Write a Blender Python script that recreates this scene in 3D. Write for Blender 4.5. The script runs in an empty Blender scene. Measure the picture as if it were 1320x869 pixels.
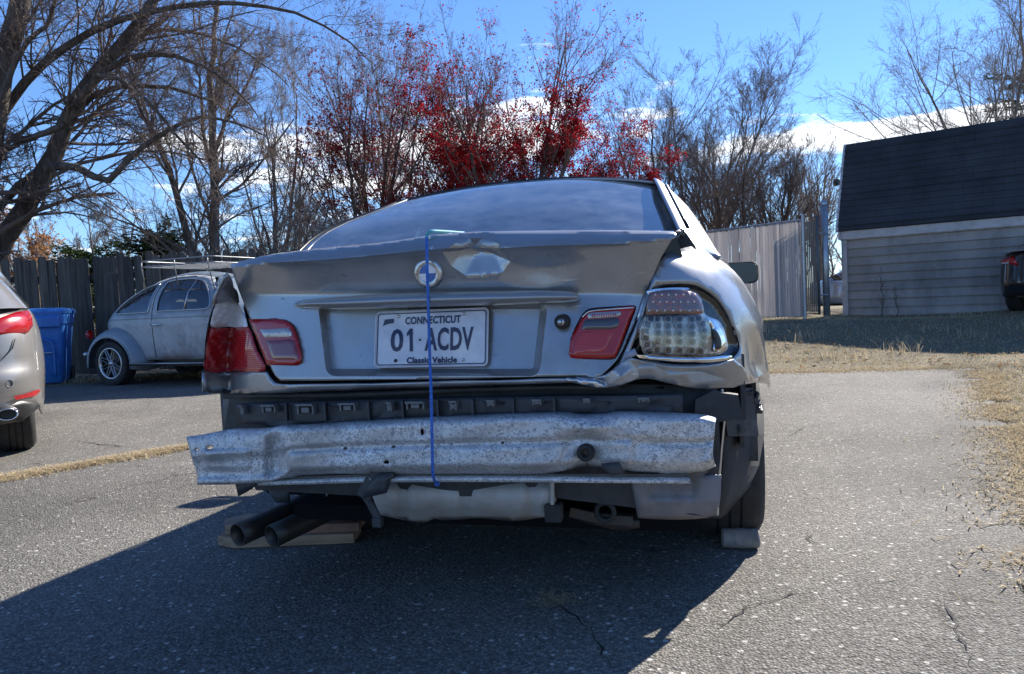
import bpy, math, random
import numpy as np
from mathutils import Vector, Matrix
from mathutils.geometry import delaunay_2d_cdt
R_ = math.radians
sc = bpy.context.scene
col = sc.collection
# ------------------------------------------------------------------ camera
CAM_H = 0.9; FOC = 953.0; PITCH = R_(2.8); ROLL = R_(2.6)
fwd = np.array([0, math.cos(PITCH), -math.sin(PITCH)])
up0 = np.array([0, math.sin(PITCH), math.cos(PITCH)])
rt0 = np.array([1.0, 0, 0])
c_rt = math.cos(ROLL)*rt0 - math.sin(ROLL)*up0
c_up = math.sin(ROLL)*rt0 + math.cos(ROLL)*up0
CAM = np.array([0, 0, CAM_H])
cd = bpy.data.cameras.new('camera'); cam = bpy.data.objects.new('camera', cd); col.objects.link(cam)
cd.sensor_width = 36; cd.lens = 36*FOC/1320; cd.clip_end = 3000; cd.clip_start = 0.02
M3 = np.stack([c_rt, c_up, -fwd], axis=1)
m4 = Matrix.Identity(4)
for i in range(3):
    for j in range(3): m4[i][j] = M3[i, j]
m4.translation = Vector(CAM); cam.matrix_world = m4
sc.camera = cam
# ------------------------------------------------------------------ light
SUN_VEC = Vector((1.06, 1.2, 1.0)).normalized()       # towards the sun
sun_el = math.asin(SUN_VEC.z); sun_az = math.atan2(SUN_VEC.x, SUN_VEC.y)
sd = bpy.data.lights.new('sun', 'SUN'); sun = bpy.data.objects.new('sun', sd); col.objects.link(sun)
sd.energy = 5.0; sd.angle = R_(0.53); sd.color = (1.0, 0.93, 0.83)
sun.rotation_euler = SUN_VEC.to_track_quat('Z', 'Y').to_euler()
w = bpy.data.worlds.new('World'); sc.world = w; w.use_nodes = True
nt = w.node_tree; nt.nodes.clear()
def N(nt, t, **k):
    n = nt.nodes.new(t)
    for a, b in k.items():
        if a.startswith('i_'):
            key = a[2:]; key = int(key) if key.isdigit() else key.replace('_', ' ')
            n.inputs[key].default_value = b
        else: setattr(n, a, b)
    return n
def mth(nt, op, a, b=None, c=None, clamp=False):
    n = nt.nodes.new('ShaderNodeMath'); n.operation = op; n.use_clamp = clamp
    for i, x in enumerate((a, b, c)):
        if x is None: continue
        if isinstance(x, (int, float)): n.inputs[i].default_value = x
        else: nt.links.new(x, n.inputs[i])
    return n.outputs[0]
def mix(nt, f, a, b, bt='MIX'):
    n = nt.nodes.new('ShaderNodeMix'); n.data_type = 'RGBA'; n.blend_type = bt
    for s, x in ((n.inputs[0], f), (n.inputs[6], a), (n.inputs[7], b)):
        if isinstance(x, (int, float)): s.default_value = x
        elif isinstance(x, (tuple, list)): s.default_value = (*x, 1) if len(x) == 3 else x
        else: nt.links.new(x, s)
    return n.outputs[2]
def ramp(nt, x, stops):
    n = nt.nodes.new('ShaderNodeValToRGB'); nt.links.new(x, n.inputs[0])
    e = n.color_ramp.elements
    while len(e) < len(stops): e.new(0.5)
    for k, (p, c) in zip(e, stops):
        k.position = p; k.color = (c, c, c, 1) if isinstance(c, (int, float)) else (*c, 1)
    return n.outputs[0]
sky = N(nt, 'ShaderNodeTexSky', sky_type='NISHITA', sun_disc=False, sun_elevation=sun_el, sun_rotation=sun_az,
        altitude=0, air_density=1.0, dust_density=0.0, ozone_density=4.0)
tc = N(nt, 'ShaderNodeTexCoord')
sp_ = N(nt, 'ShaderNodeSeparateXYZ'); nt.links.new(tc.outputs['Generated'], sp_.inputs[0])
dx, dy, dz = sp_.outputs
zz = mth(nt, 'ADD', mth(nt, 'ABSOLUTE', dz), 0.13)
cb = N(nt, 'ShaderNodeCombineXYZ')
nt.links.new(mth(nt, 'DIVIDE', dx, zz), cb.inputs[0]); nt.links.new(mth(nt, 'DIVIDE', dy, zz), cb.inputs[1])
nt.links.new(mth(nt, 'MULTIPLY', dz, 9.0), cb.inputs[2])
n1 = N(nt, 'ShaderNodeTexNoise', i_Scale=2.3, i_Detail=9.0, i_Roughness=0.62, i_Distortion=0.15)
nt.links.new(cb.outputs[0], n1.inputs['Vector'])
dens = mth(nt, 'MULTIPLY_ADD', dz, -0.55, n1.outputs[0])      # more cloud low, blue overhead
def pix_dir(u, v):
    d = np.array([(u-660)*c_rt + (434.5-v)*c_up + FOC*fwd])[0]
    return d/np.linalg.norm(d)
for (u, v, su, sv, amp) in ((330, 215, .17, .07, .17), (700, 125, .11, .055, .24), (560, 215, .14, .06, .12), (1130, 168, .21, .013, .30),
                            (1020, 200, .09, .03, .18), (850, 110, .04, .03, .14), (1250, 152, .08, .012, .22), (640, 190, .20, .05, .12)):
    d = pix_dir(u, v)
    a = mth(nt, 'DIVIDE', mth(nt, 'SUBTRACT', dx, float(d[0])), su)
    b = mth(nt, 'DIVIDE', mth(nt, 'SUBTRACT', dz, float(d[2])), sv)
    r2 = mth(nt, 'ADD', mth(nt, 'MULTIPLY', a, a), mth(nt, 'MULTIPLY', b, b))
    g = mth(nt, 'MULTIPLY', mth(nt, 'POWER', 2.71828, mth(nt, 'MULTIPLY', r2, -1.0)), amp)
    g = mth(nt, 'MULTIPLY', g, mth(nt, 'GREATER_THAN', dy, 0.0))
    dens = mth(nt, 'ADD', dens, g)
cm = ramp(nt, dens, [(0.0, 0.0), (0.53, 0.0), (0.66, 1.0)])
shade = ramp(nt, dens, [(0.5, (8.6, 9.0, 9.6)), (0.85, (7.0, 7.3, 7.9))])
skyc = mix(nt, 1.0, sky.outputs[0], (0.58, 0.72, 0.94), 'MULTIPLY')
final = mix(nt, cm, skyc, shade)
bg = N(nt, 'ShaderNodeBackground', i_Strength=0.10); nt.links.new(final, bg.inputs[0])
wo = N(nt, 'ShaderNodeOutputWorld'); nt.links.new(bg.outputs[0], wo.inputs[0])
sc.view_settings.view_transform = 'Standard'; sc.view_settings.look = 'None'
sc.view_settings.exposure = 1.12; sc.view_settings.gamma = 1
# ------------------------------------------------------------------ tagging
def tag(o, label=None, cat=None, group=None, kind=None):
    if label: o['label'] = label
    if cat: o['category'] = cat
    if group: o['group'] = group
    if kind: o['kind'] = kind
    return o
def empty(name, loc=(0, 0, 0), rz=0.0, label=None, cat=None, group=None):
    o = bpy.data.objects.new(name, None); col.objects.link(o)
    o.location = loc; o.rotation_euler = (0, 0, rz); o.empty_display_size = 0.2
    return tag(o, label, cat, group)
def link(name, me, mat=None, parent=None, smooth=False):
    o = bpy.data.objects.new(name, me); col.objects.link(o)
    if mat: me.materials.append(mat)
    if smooth: me.shade_smooth()
    if parent: o.parent = parent
    return o
def np_mesh(name, V, F, mat=None, parent=None, smooth=False):
    """V (n,3); F (m,3) or (m,4) int array"""
    me = bpy.data.meshes.new(name); V = np.asarray(V, np.float32); F = np.asarray(F, np.int32)
    k = F.shape[1]
    me.vertices.add(len(V)); me.vertices.foreach_set('co', V.ravel())
    me.loops.add(F.size); me.loops.foreach_set('vertex_index', F.ravel())
    me.polygons.add(len(F)); me.polygons.foreach_set('loop_start', np.arange(0, F.size, k, dtype=np.int32))
    me.update(calc_edges=True)
    return link(name, me, mat, parent, smooth)
def copy_tree(o, parent=None):
    c = o.copy(); col.objects.link(c); c.parent = parent
    for ch in list(o.children): copy_tree(ch, c)
    return c
class MB:
    def __init__(s): s.v = []; s.f = []
    def add(s, V, F):
        b = len(s.v); s.v += [tuple(map(float, p)) for p in V]; s.f += [tuple(i+b for i in f) for f in F]; return s
    def box(s, c, d, rot=None, taper=None):
        hx, hy, hz = d[0]/2, d[1]/2, d[2]/2
        V = [(-hx,-hy,-hz),(hx,-hy,-hz),(hx,hy,-hz),(-hx,hy,-hz),(-hx,-hy,hz),(hx,-hy,hz),(hx,hy,hz),(-hx,hy,hz)]
        V = [Vector(p) for p in V]
        if taper: V = [Vector((p.x*taper, p.y*taper, p.z)) if p.z > 0 else p for p in V]
        if rot is not None: V = [rot @ p for p in V]
        return s.add([p+Vector(c) for p in V], [(0,3,2,1),(4,5,6,7),(0,1,5,4),(1,2,6,5),(2,3,7,6),(3,0,4,7)])
    def tube(s, P, r, n=8, cap=True, closed=False):
        P = [Vector(p) for p in P]; m = len(P); rr = r if isinstance(r, (list, tuple, np.ndarray)) else [r]*m
        V = []; ref = None
        for i, p in enumerate(P):
            if closed: t = P[(i+1) % m]-P[i-1]
            else: t = P[min(i+1, m-1)]-P[max(i-1, 0)]
            t.normalize()
            if ref is None:
                ref = Vector((0, 0, 1)) if abs(t.z) < .9 else Vector((1, 0, 0))
            a = (ref - t*ref.dot(t)).normalized(); b = t.cross(a); ref = a
            for k in range(n):
                th = 2*math.pi*k/n; V.append(p+(a*math.cos(th)+b*math.sin(th))*rr[i])
        F = []
        for i in range(m if closed else m-1):
            j = (i+1) % m
            for k in range(n): F.append((i*n+k, i*n+(k+1) % n, j*n+(k+1) % n, j*n+k))
        if cap and not closed: F += [tuple(range(n))[::-1], tuple((m-1)*n+k for k in range(n))]
        return s.add(V, F)
    def lathe(s, prof, n=24, M=None):   # prof: (radius, axial x) around local Y axis
        V = []
        for (r, y) in prof:
            for k in range(n):
                th = 2*math.pi*k/n; V.append(Vector((r*math.cos(th), y, r*math.sin(th))))
        if M is not None: V = [M @ p for p in V]
        F = []
        for i in range(len(prof)-1):
            for k in range(n): F.append((i*n+k, (i+1)*n+k, (i+1)*n+(k+1) % n, i*n+(k+1) % n))
        return s.add(V, F)
    def grid(s, G):
        G = np.asarray(G); a, b = G.shape[:2]
        F = [(i*b+j, i*b+j+1, (i+1)*b+j+1, (i+1)*b+j) for i in range(a-1) for j in range(b-1)]
        return s.add(G.reshape(-1, 3), F)
    def build(s, name, mat, parent=None, smooth=False, bevel=0, solid=0, autos=None):
        me = bpy.data.meshes.new(name); me.from_pydata(s.v, [], s.f); me.update()
        o = link(name, me, mat, parent, smooth)
        if autos is not None:
            me.shade_smooth(); me.set_sharp_from_angle(angle=R_(autos))
        if solid:
            m = o.modifiers.new('s', 'SOLIDIFY'); m.thickness = solid; m.offset = -1
        if bevel:
            m = o.modifiers.new('b', 'BEVEL'); m.width = bevel; m.segments = 2; m.limit_method = 'ANGLE'; m.angle_limit = R_(40)
        return o
def spl(P, n=6):
    """Catmull-Rom through points (open), n samples per span"""
    P = np.asarray(P, float)
    if len(P) < 3: return P
    Q = np.vstack([2*P[0]-P[1], P, 2*P[-1]-P[-2]]); out = []
    for i in range(1, len(Q)-2):
        a, b, c, d = Q[i-1], Q[i], Q[i+1], Q[i+2]
        for k in range(n):
            t = k/n
            out.append(0.5*((2*b)+(c-a)*t+(2*a-5*b+4*c-d)*t*t+(3*b-a-3*c+d)*t**3))
    out.append(Q[-2]); return np.array(out)
def cspl(P, n=6):
    """closed smooth loop"""
    P = np.asarray(P, float); m = len(P); out = []
    for i in range(m):
        a, b, c, d = P[i-1], P[i], P[(i+1) % m], P[(i+2) % m]
        for k in range(n):
            t = k/n
            out.append(0.5*((2*b)+(c-a)*t+(2*a-5*b+4*c-d)*t*t+(3*b-a-3*c+d)*t**3))
    return np.array(out)
def join(*E):
    out = []
    for e in E:
        for p in np.asarray(e, float):
            if not out or np.hypot(*(p-out[-1])) > 1e-6: out.append(p)
    if np.hypot(*(out[0]-out[-1])) < 1e-6: out.pop()
    return np.array(out)
def inpoly(P, poly):
    P = np.asarray(P); x, y = P[:, 0], P[:, 1]; r = np.zeros(len(P), bool)
    n = len(poly); j = n-1
    for i in range(n):
        xi, yi = poly[i]; xj, yj = poly[j]
        c = ((yi > y) != (yj > y)); dy_ = (yj-yi) if yj != yi else 1e-12
        r ^= c & (x < (xj-xi)*(y-yi)/dy_+xi); j = i
    return r
def segdist(P, poly):
    P = np.asarray(P); d = np.full(len(P), 1e9); n = len(poly)
    for i in range(n):
        a = poly[i]; b = poly[(i+1) % n]; ab = b-a; L = max(ab @ ab, 1e-12)
        t = np.clip(((P-a) @ ab)/L, 0, 1); q = P-(a+t[:, None]*ab)
        d = np.minimum(d, np.hypot(q[:, 0], q[:, 1]))
    return d
def panel(name, outline, sp, fmap, mat, parent=None, holes=(), thick=0.0, out=(0, -1, 0), smooth=True, sharp=None, lines=()):
    outline = np.asarray(outline, float); holes = [np.asarray(h, float) for h in holes]
    sx, sy = sp if isinstance(sp, tuple) else (sp, sp)
    lo = outline.min(0); hi = outline.max(0)
    S = np.array([sx, sy])
    gx = np.arange(lo[0]+sx/2, hi[0], sx); gy = np.arange(lo[1]+sy/2, hi[1], sy)
    G = np.stack(np.meshgrid(gx, gy), -1).reshape(-1, 2)
    if len(G):
        k = inpoly(G, outline) & (segdist(G/S, outline/S) > .45)
        for h in holes: k &= ~inpoly(G, h) & (segdist(G/S, h/S) > .45)
        for l in lines: k &= segdist(G/S, np.vstack([l, l[::-1]])/S) > .5
        G = G[k]
    pts = list(outline/S); ed = []
    def loop(b, n): return [(b+i, b+(i+1) % n) for i in range(n)]
    ed += loop(0, len(outline))
    for h in holes:
        ed += loop(len(pts), len(h)); pts += list(h/S)
    for l in lines:
        b = len(pts); ed += [(b+i, b+i+1) for i in range(len(l)-1)]; pts += list(np.asarray(l, float)/S)
    pts += list(G/S)
    r = delaunay_2d_cdt([Vector(p) for p in pts], ed, [], 0, 1e-5)
    V2 = np.array([tuple(p) for p in r[0]])*S
    F = [tuple(f) for f in r[2]]
    C = np.array([V2[list(f)].mean(0) for f in F])
    k = inpoly(C, outline)
    for h in holes: k &= ~inpoly(C, h)
    F = [f for f, q in zip(F, k) if q]
    V = fmap(V2)
    nn = np.zeros(3)
    for f in F[:400]: nn += np.cross(V[f[1]]-V[f[0]], V[f[2]]-V[f[0]])
    if nn @ np.array(out) < 0: F = [f[::-1] for f in F]
    me = bpy.data.meshes.new(name); me.from_pydata([tuple(map(float, p)) for p in V], [], F); me.update()
    if sharp: me.shade_smooth(); me.set_sharp_from_angle(angle=R_(sharp))
    o = link(name, me, mat, parent, smooth and not sharp)
    if thick:
        m = o.modifiers.new('s', 'SOLIDIFY'); m.thickness = thick; m.offset = -1
    return o
def ray(u, v):
    u = np.asarray(u, float); v = np.asarray(v, float)
    return (u-660)[..., None]*c_rt + (434.5-v)[..., None]*c_up + FOC*fwd
def wp(u, v, Y):
    d = ray(u, v); t = (np.asarray(Y, float)/d[..., 1]); return CAM + d*t[..., None]
def gp(u, v, z=0.0):
    d = ray(u, v); t = (z-CAM_H)/d[..., 2]; return CAM + d*t[..., None]
# ------------------------------------------------------------------ materials
def pmat(name, base=(.5, .5, .5), rough=.5, metal=0.0, coat=0.0, coatr=.05, spec=.5, var=None, bump=None, trans=0, extra=None, ior=1.5):
    """var=(scale, colour2, lo, hi [,detail]) ; bump=(scale,strength,dist)"""
    m = bpy.data.materials.new(name); m.use_nodes = True; t = m.node_tree; b = t.nodes['Principled BSDF']
    b.inputs['Base Color'].default_value = (*base, 1); b.inputs['Roughness'].default_value = rough
    b.inputs['Metallic'].default_value = metal; b.inputs['Coat Weight'].default_value = coat
    b.inputs['Coat Roughness'].default_value = coatr; b.inputs['Specular IOR Level'].default_value = spec
    b.inputs['Transmission Weight'].default_value = trans; b.inputs['IOR'].default_value = ior
    tc = t.nodes.new('ShaderNodeTexCoord')
    c = None
    for i, v in enumerate(var or []):
        n = N(t, 'ShaderNodeTexNoise', i_Scale=v[0], i_Detail=(v[4] if len(v) > 4 else 6.0), i_Roughness=.6)
        if len(v) > 5:
            mp = N(t, 'ShaderNodeMapping'); mp.inputs['Scale'].default_value = v[5]
            t.links.new(tc.outputs['Object'], mp.inputs[0]); t.links.new(mp.outputs[0], n.inputs['Vector'])
        else: t.links.new(tc.outputs['Object'], n.inputs['Vector'])
        f = ramp(t, n.outputs[0], [(v[2], 0.0), (v[3], 1.0)])
        c = mix(t, f, c if c is not None else base, v[1])
    if c is not None: t.links.new(c, b.inputs['Base Color'])
    if bump:
        n = N(t, 'ShaderNodeTexNoise', i_Scale=bump[0], i_Detail=6.0); t.links.new(tc.outputs['Object'], n.inputs['Vector'])
        bp = N(t, 'ShaderNodeBump', i_Strength=bump[1], i_Distance=bump[2]); t.links.new(n.outputs[0], bp.inputs['Height'])
        t.links.new(bp.outputs[0], b.inputs['Normal'])
    if extra: extra(m, t, b, tc)
    return m
MT = {}
MT['paint'] = pmat('silver_paint', (.33, .338, .352), .40, .55, .9, .06, var=[(9, (.33, .325, .32), .42, .68), (160, (.46, .45, .44), .62, .8)], bump=(2.2, .05, .02))
def _lidx(m, t, b, tc):
    n = N(t, 'ShaderNodeTexNoise', i_Scale=5.0, i_Detail=7.0); t.links.new(tc.outputs['Object'], n.inputs['Vector'])
    t.links.new(ramp(t, n.outputs[0], [(.35, .22), (.7, .42)]), b.inputs['Roughness'])
MT['paint2'] = pmat('worn_silver_paint', (.33, .338, .352), .40, .55, .8, .08, var=[(7, (.28, .285, .29), .42, .68), (230, (.55, .54, .53), .66, .78), (14, (.60, .60, .60), .70, .72, 3, (.5, 1, 9)), (11, (.16, .16, .165), .69, .72, 4, (3, 1, 7)), (3.5, (.25, .24, .225), .58, .75, 9)], bump=(3.0, .06, .02), extra=_lidx)
MT['black'] = pmat('black_plastic', (.012, .013, .015), .45, bump=(60, .2, .004))
MT['rubber'] = pmat('rubber', (.018, .018, .019), .75, var=[(30, (.035, .033, .03), .4, .7)])
MT['seal'] = pmat('window_seal', (.008, .008, .009), .35)
MT['tyre'] = pmat('tyre_rubber', (.02, .02, .021), .8, var=[(25, (.045, .04, .035), .45, .75)], bump=(80, .3, .003))
MT['chrome'] = pmat('chrome', (.75, .76, .78), .12, 1.0, var=[(20, (.5, .5, .5), .5, .75)])
MT['alloy'] = pmat('alloy_metal', (.55, .55, .56), .3, .95)
MT['steel'] = pmat('dark_steel', (.06, .055, .05), .5, .6, var=[(25, (.10, .065, .04), .5, .7)], bump=(50, .3, .004))
def glass(name, tint=(.6, .65, .66), refl=.08, rough=.02, body=(.02, .025, .03), trans=.6, dirt=0.0):
    m = bpy.data.materials.new(name); m.use_nodes = True; t = m.node_tree; t.nodes.clear()
    tr = N(t, 'ShaderNodeBsdfTransparent'); tr.inputs[0].default_value = (*tint, 1)
    df = N(t, 'ShaderNodeBsdfDiffuse'); df.inputs[0].default_value = (*body, 1)
    gl = N(t, 'ShaderNodeBsdfGlossy'); gl.inputs['Roughness'].default_value = rough; gl.inputs[0].default_value = (1, 1, 1, 1)
    m1 = N(t, 'ShaderNodeMixShader'); m1.inputs[0].default_value = 1-trans
    t.links.new(tr.outputs[0], m1.inputs[1]); t.links.new(df.outputs[0], m1.inputs[2])
    if dirt:  # smudges, plus mottled cloud reflections painted into the glass
        tc = N(t, 'ShaderNodeTexCoord'); n = N(t, 'ShaderNodeTexNoise', i_Scale=9.0, i_Detail=9.0, i_Roughness=.7)
        mp = N(t, 'ShaderNodeMapping'); mp.inputs['Scale'].default_value = (1, 1, 2.2); mp.inputs['Rotation'].default_value = (0, .5, 0)
        t.links.new(tc.outputs['Object'], mp.inputs[0]); t.links.new(mp.outputs[0], n.inputs['Vector'])
        dd = N(t, 'ShaderNodeBsdfDiffuse'); dd.inputs[0].default_value = (.33, .345, .345, 1)
        md = N(t, 'ShaderNodeMixShader'); t.links.new(mth(t, 'MULTIPLY', ramp(t, n.outputs[0], [(.36, .22), (.68, 1.0)]), dirt), md.inputs[0])
        t.links.new(m1.outputs[0], md.inputs[1]); t.links.new(dd.outputs[0], md.inputs[2]); m1 = md
    fr = N(t, 'ShaderNodeFresnel', i_IOR=1.5)
    m2 = N(t, 'ShaderNodeMixShader'); t.links.new(mth(t, 'ADD', fr.outputs[0], refl, clamp=True), m2.inputs[0])
    t.links.new(m1.outputs[0], m2.inputs[1]); t.links.new(gl.outputs[0], m2.inputs[2])
    o = N(t, 'ShaderNodeOutputMaterial'); t.links.new(m2.outputs[0], o.inputs[0]); return m
MT['rearglass'] = glass('rear_glass', refl=.24, rough=.05, trans=.28, dirt=.62)
MT['carglass'] = glass('car_glass', (.45, .5, .5), .10)
MT['clear'] = glass('clear_lens', (.92, .93, .93), .05, trans=.94)
def _redx(sc_, axis):
    def f(m, t, b, tc):
        wv = N(t, 'ShaderNodeTexWave', wave_type='BANDS', bands_direction=axis, i_Scale=sc_, i_Distortion=1.5)
        t.links.new(tc.outputs['Object'], wv.inputs['Vector'])
        c = mix(t, wv.outputs['Fac'], (.30, .006, .010), (.62, .03, .035)); t.links.new(c, b.inputs['Base Color'])
        bp = N(t, 'ShaderNodeBump', i_Strength=.35, i_Distance=.004); t.links.new(wv.outputs['Fac'], bp.inputs['Height'])
        t.links.new(bp.outputs[0], b.inputs['Normal'])
    return f
MT['red'] = pmat('red_lens', (.5, .01, .015), .12, 0, 1.0, .03, extra=_redx(55, 'Z'))
MT['red2'] = pmat('smooth_red_lens', (.34, .006, .010), .22, 0, .6, .05, var=[(14, (.42, .012, .015), .4, .7)])
MT['darkred'] = pmat('deep_red_lens', (.16, .006, .012), .12, 0, 1.0, .03)
# ================================================================== THE DAMAGED COUPE
TH = R_(14.5); CX, CY = -0.208, 1.926
cfw = np.array([math.sin(TH), math.cos(TH), 0]); crt = np.array([math.cos(TH), -math.sin(TH), 0])
def toloc(P):
    d = np.asarray(P)-np.array([CX, CY, 0]); return np.stack([d @ crt, d @ cfw, d[..., 2]], -1)
LO = toloc(CAM)
def lray(u, v):
    d = ray(u, v); return np.stack([d @ crt, d @ cfw, d[..., 2]], -1)/FOC
def isect(u, v, F, e=None):
    u = np.atleast_1d(np.asarray(u, float)); v = np.atleast_1d(np.asarray(v, float))
    d = lray(u, v); ts = np.linspace(1.2, 4.6, 240)
    P = LO+d[:, None, :]*ts[None, :, None]
    g = P[..., 1]-F(P[..., 0], P[..., 2])
    inside = g > 0; hit = inside.any(1); k = np.where(hit, inside.argmax(1), g.argmax(1)); k = np.clip(k, 1, len(ts)-1)
    lo = ts[k-1]; hi = ts[k]
    for _ in range(26):
        m = (lo+hi)/2; p = LO+d*m[:, None]; gg = p[:, 1]-F(p[:, 0], p[:, 2])
        lo = np.where(gg > 0, lo, m); hi = np.where(gg > 0, m, hi)
    t = hi
    if e is not None: t = t + e(u, v)/d[:, 1]
    return LO+d*t[:, None]
AA, NN = 0.9, 3.5
WZ_z = np.array([.15, .25, .35, .5, .62, .72, .80, .86, .91, .95, .985, 1.02])
WZ_w = np.array([.80, .845, .865, .878, .882, .880, .870, .85, .825, .80, .765, .72])
def Wz(z): return np.interp(z, WZ_z, WZ_w)
def Fbody(Rr, z):
    q = np.clip(np.abs(Rr)/Wz(z), 0, 1.3)
    return np.where(q < 1, AA*(1-np.clip(1-np.minimum(q, 1)**NN, 0, 1)**(1/NN)), 9.0)
def Flid(Rr, z):
    W = np.maximum(Wz(z), .93); q = np.clip(np.abs(Rr)/W, 0, 1.3)
    return np.where(q < 1, AA*(1-np.clip(1-np.minimum(q, 1)**NN, 0, 1)**(1/NN)), 9.0)
def densify(P, st):
    out = []
    for a, b in zip(P, np.roll(P, -1, 0)):
        n = max(1, int(np.hypot(*(b-a))/st))
        out += [a+(b-a)*k/n for k in range(n)]
    return np.array(out)
def Fplane(f0, k=0.0, pw=2.0):
    return lambda Rr, z: f0 + k*np.abs(Rr)**pw + 0*z
def pxs(F, e=None, de=0.0):
    ee = (lambda u, v: (e(u, v) if e else 0)+de)
    return lambda P: isect(P[:, 0], P[:, 1], F, ee)
def sst(x, a, b):
    t = np.clip((x-a)/(b-a), 0, 1); return t*t*(3-2*t)
coupe = empty('damaged_coupe', (CX, CY, 0), -TH, 'silver grey coupe with smashed rear, bare metal bumper beam and lid tied by cord', 'car')
# ---- trunk lid
TOP = [(297, 341), (345, 329), (430, 319), (500, 312), (553, 304), (600, 300), (640, 299), (700, 298), (800, 297.5), (869, 299)]
CRE = [(297, 346), (345, 339), (430, 334), (500, 327.5), (553, 322), (600, 319), (640, 320), (700, 317), (800, 314), (869, 308)]
def it(tab, u): a = np.array(tab); return np.interp(u, a[:, 0], a[:, 1])
def rbox(u, v, cx, cy, hw, hh, r):
    x = np.abs(u-cx)-hw+r; y = np.abs(v-cy)-hh+r
    return np.hypot(np.maximum(x, 0), np.maximum(y, 0))+np.minimum(np.maximum(x, y), 0)-r
def rrect_(x0, y0, x1, y1, r, n=4):
    P = []
    for cx_, cy_, a in ((x1-r, y1-r, 0), (x0+r, y1-r, 90), (x0+r, y0+r, 180), (x1-r, y0+r, 270)):
        for k in range(n+1):
            th = R_(a+90*k/n); P.append((cx_+r*math.cos(th), cy_+r*math.sin(th)))
    return np.array(P)
def tent(u, v, cx, cy, ax, ay, ang=0.0, p=1.0):
    c, s = math.cos(ang), math.sin(ang); x = (u-cx)*c+(v-cy)*s; y = -(u-cx)*s+(v-cy)*c
    return np.maximum(0, 1-(np.abs(x/ax)**p+np.abs(y/ay)**p)**(1/p))
DP = dict(P0=(570, 325, 0), P1=(594, 323, .022), P2=(615, 324, .036), P3=(637, 328, .028), P4=(658, 337, .003), P5=(648, 351, 0), P6=(622, 358, -.004), P7=(600, 355, 0), P8=(582, 343, 0),
          Q0=(588, 313, 0), Q1=(605, 307, .012), Q2=(612, 316, .042), Q3=(622, 307, .014), Q4=(642, 314, 0), Q5=(664, 323, 0), U1=(598, 296, 0), U2=(613, 296, .012), U3=(630, 296, 0), M1=(700, 352, .0025), M2=(740, 330, 0), M3=(690, 325, 0), M4=(700, 368, 0), M5=(745, 362, 0))
DT = 'P0 P1 P8,P1 P7 P8,P1 P2 P7,P2 P6 P7,P2 P3 P6,P3 P5 P6,P3 P4 P5,P0 Q0 P1,Q0 Q1 P1,Q1 Q2 P1,P1 Q2 P2,Q1 Q3 Q2,Q3 P3 Q2,Q2 P3 P2,Q3 Q4 P3,Q4 P4 P3,Q4 Q5 P4,U1 Q1 Q0,U1 U2 Q1,U2 Q3 Q1,U2 U3 Q3,U3 Q4 Q3,P4 M3 M1,P4 M1 P5,P5 M1 M4,M1 M3 M2,M1 M2 M5,M1 M5 M4'
DT = [tuple(t.split()) for t in DT.split(',')]
def e_dent(u, v):
    u = np.asarray(u, float); v = np.asarray(v, float); out = np.zeros_like(u)
    for t in DT:
        (x0, y0, d0), (x1, y1, d1), (x2, y2, d2) = [DP[k] for k in t]
        D = (y1-y2)*(x0-x2)+(x2-x1)*(y0-y2); a = ((y1-y2)*(u-x2)+(x2-x1)*(v-y2))/D; b = ((y2-y0)*(u-x2)+(x0-x2)*(v-y2))/D; c = 1-a-b
        k = (a >= -1e-9) & (b >= -1e-9) & (c >= -1e-9); out = np.where(k, a*d0+b*d1+c*d2, out)
    return out
def dent_lines():
    seen = set(); L = []
    for t in DT:
        for i in range(3):
            e = tuple(sorted((t[i], t[(i+1) % 3])))
            if e in seen or e[0][0] == 'M' or e[1][0] == 'M' or (e[0][0] == 'U' and e[1][0] == 'U'): continue
            seen.add(e); a = np.array(DP[e[0]][:2], float); b = np.array(DP[e[1]][:2], float)
            if min(a[1], b[1]) < 300: q = (301-a[1])/(b[1]-a[1]) if b[1] != a[1] else 0; a, b = (a+(b-a)*q, b) if a[1] < b[1] else (a, a+(b-a)*q)
            n = max(2, int(np.hypot(*(b-a))/5)+1); L.append(np.array([a+(b-a)*k/(n-1) for k in range(n)]))
    return L
def e_lid(u, v):
    yt, yc = it(TOP, u), it(CRE, u)
    up = np.clip((yc-v)/np.maximum(yc-yt, 1), 0, 1)
    e = .0022*np.clip(yc-yt, 2, 20)*up**1.4
    s = np.clip((v-yc)/(378-yc), 0, 1)
    e = e + np.where(v > yc, (.008*(1-np.exp(-(v-yc)/3.0)))*sst(u, 300, 400) + .042*s**.9, 0)
    lo = np.clip((v-378)/110, 0, 1); e = e-.050*lo**1.2
    # number plate recess, its sides splayed
    wid = 145-10*(v-395)/85
    d = rbox(u, v, 558, 437, wid, 45, 9); e = e+.032*sst(-d, -3, 7)
    # dents
    dn = e_dent(u, v)
    dn = dn+.012*tent(u, v, 700, 345, 60, 26, -.15, 1.6)+.008*tent(u, v, 770, 360, 50, 50, .3, 2)+.003*np.sin(u/31)*np.sin(v/23+1)*sst(u, 640, 760)
    return e+dn
top = spl(TOP, 5)
lid_out = join(top, spl([(869, 299), (872, 303), (866, 309)], 3), spl([(866, 309), (851, 335), (838, 366), (828, 395), (812, 432), (797, 462), (778, 482), (768, 487)], 4),
               spl([(768, 487), (735, 485), (640, 487), (557, 489), (470, 490), (400, 491), (362, 491)], 4),
               spl([(362, 491), (352, 480), (338, 447), (322, 410), (310, 380), (302, 358), (297, 341)], 4))
lid_lines = [spl([(u, v) for u, v in CRE[1:-1]], 5)]+dent_lines()
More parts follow.
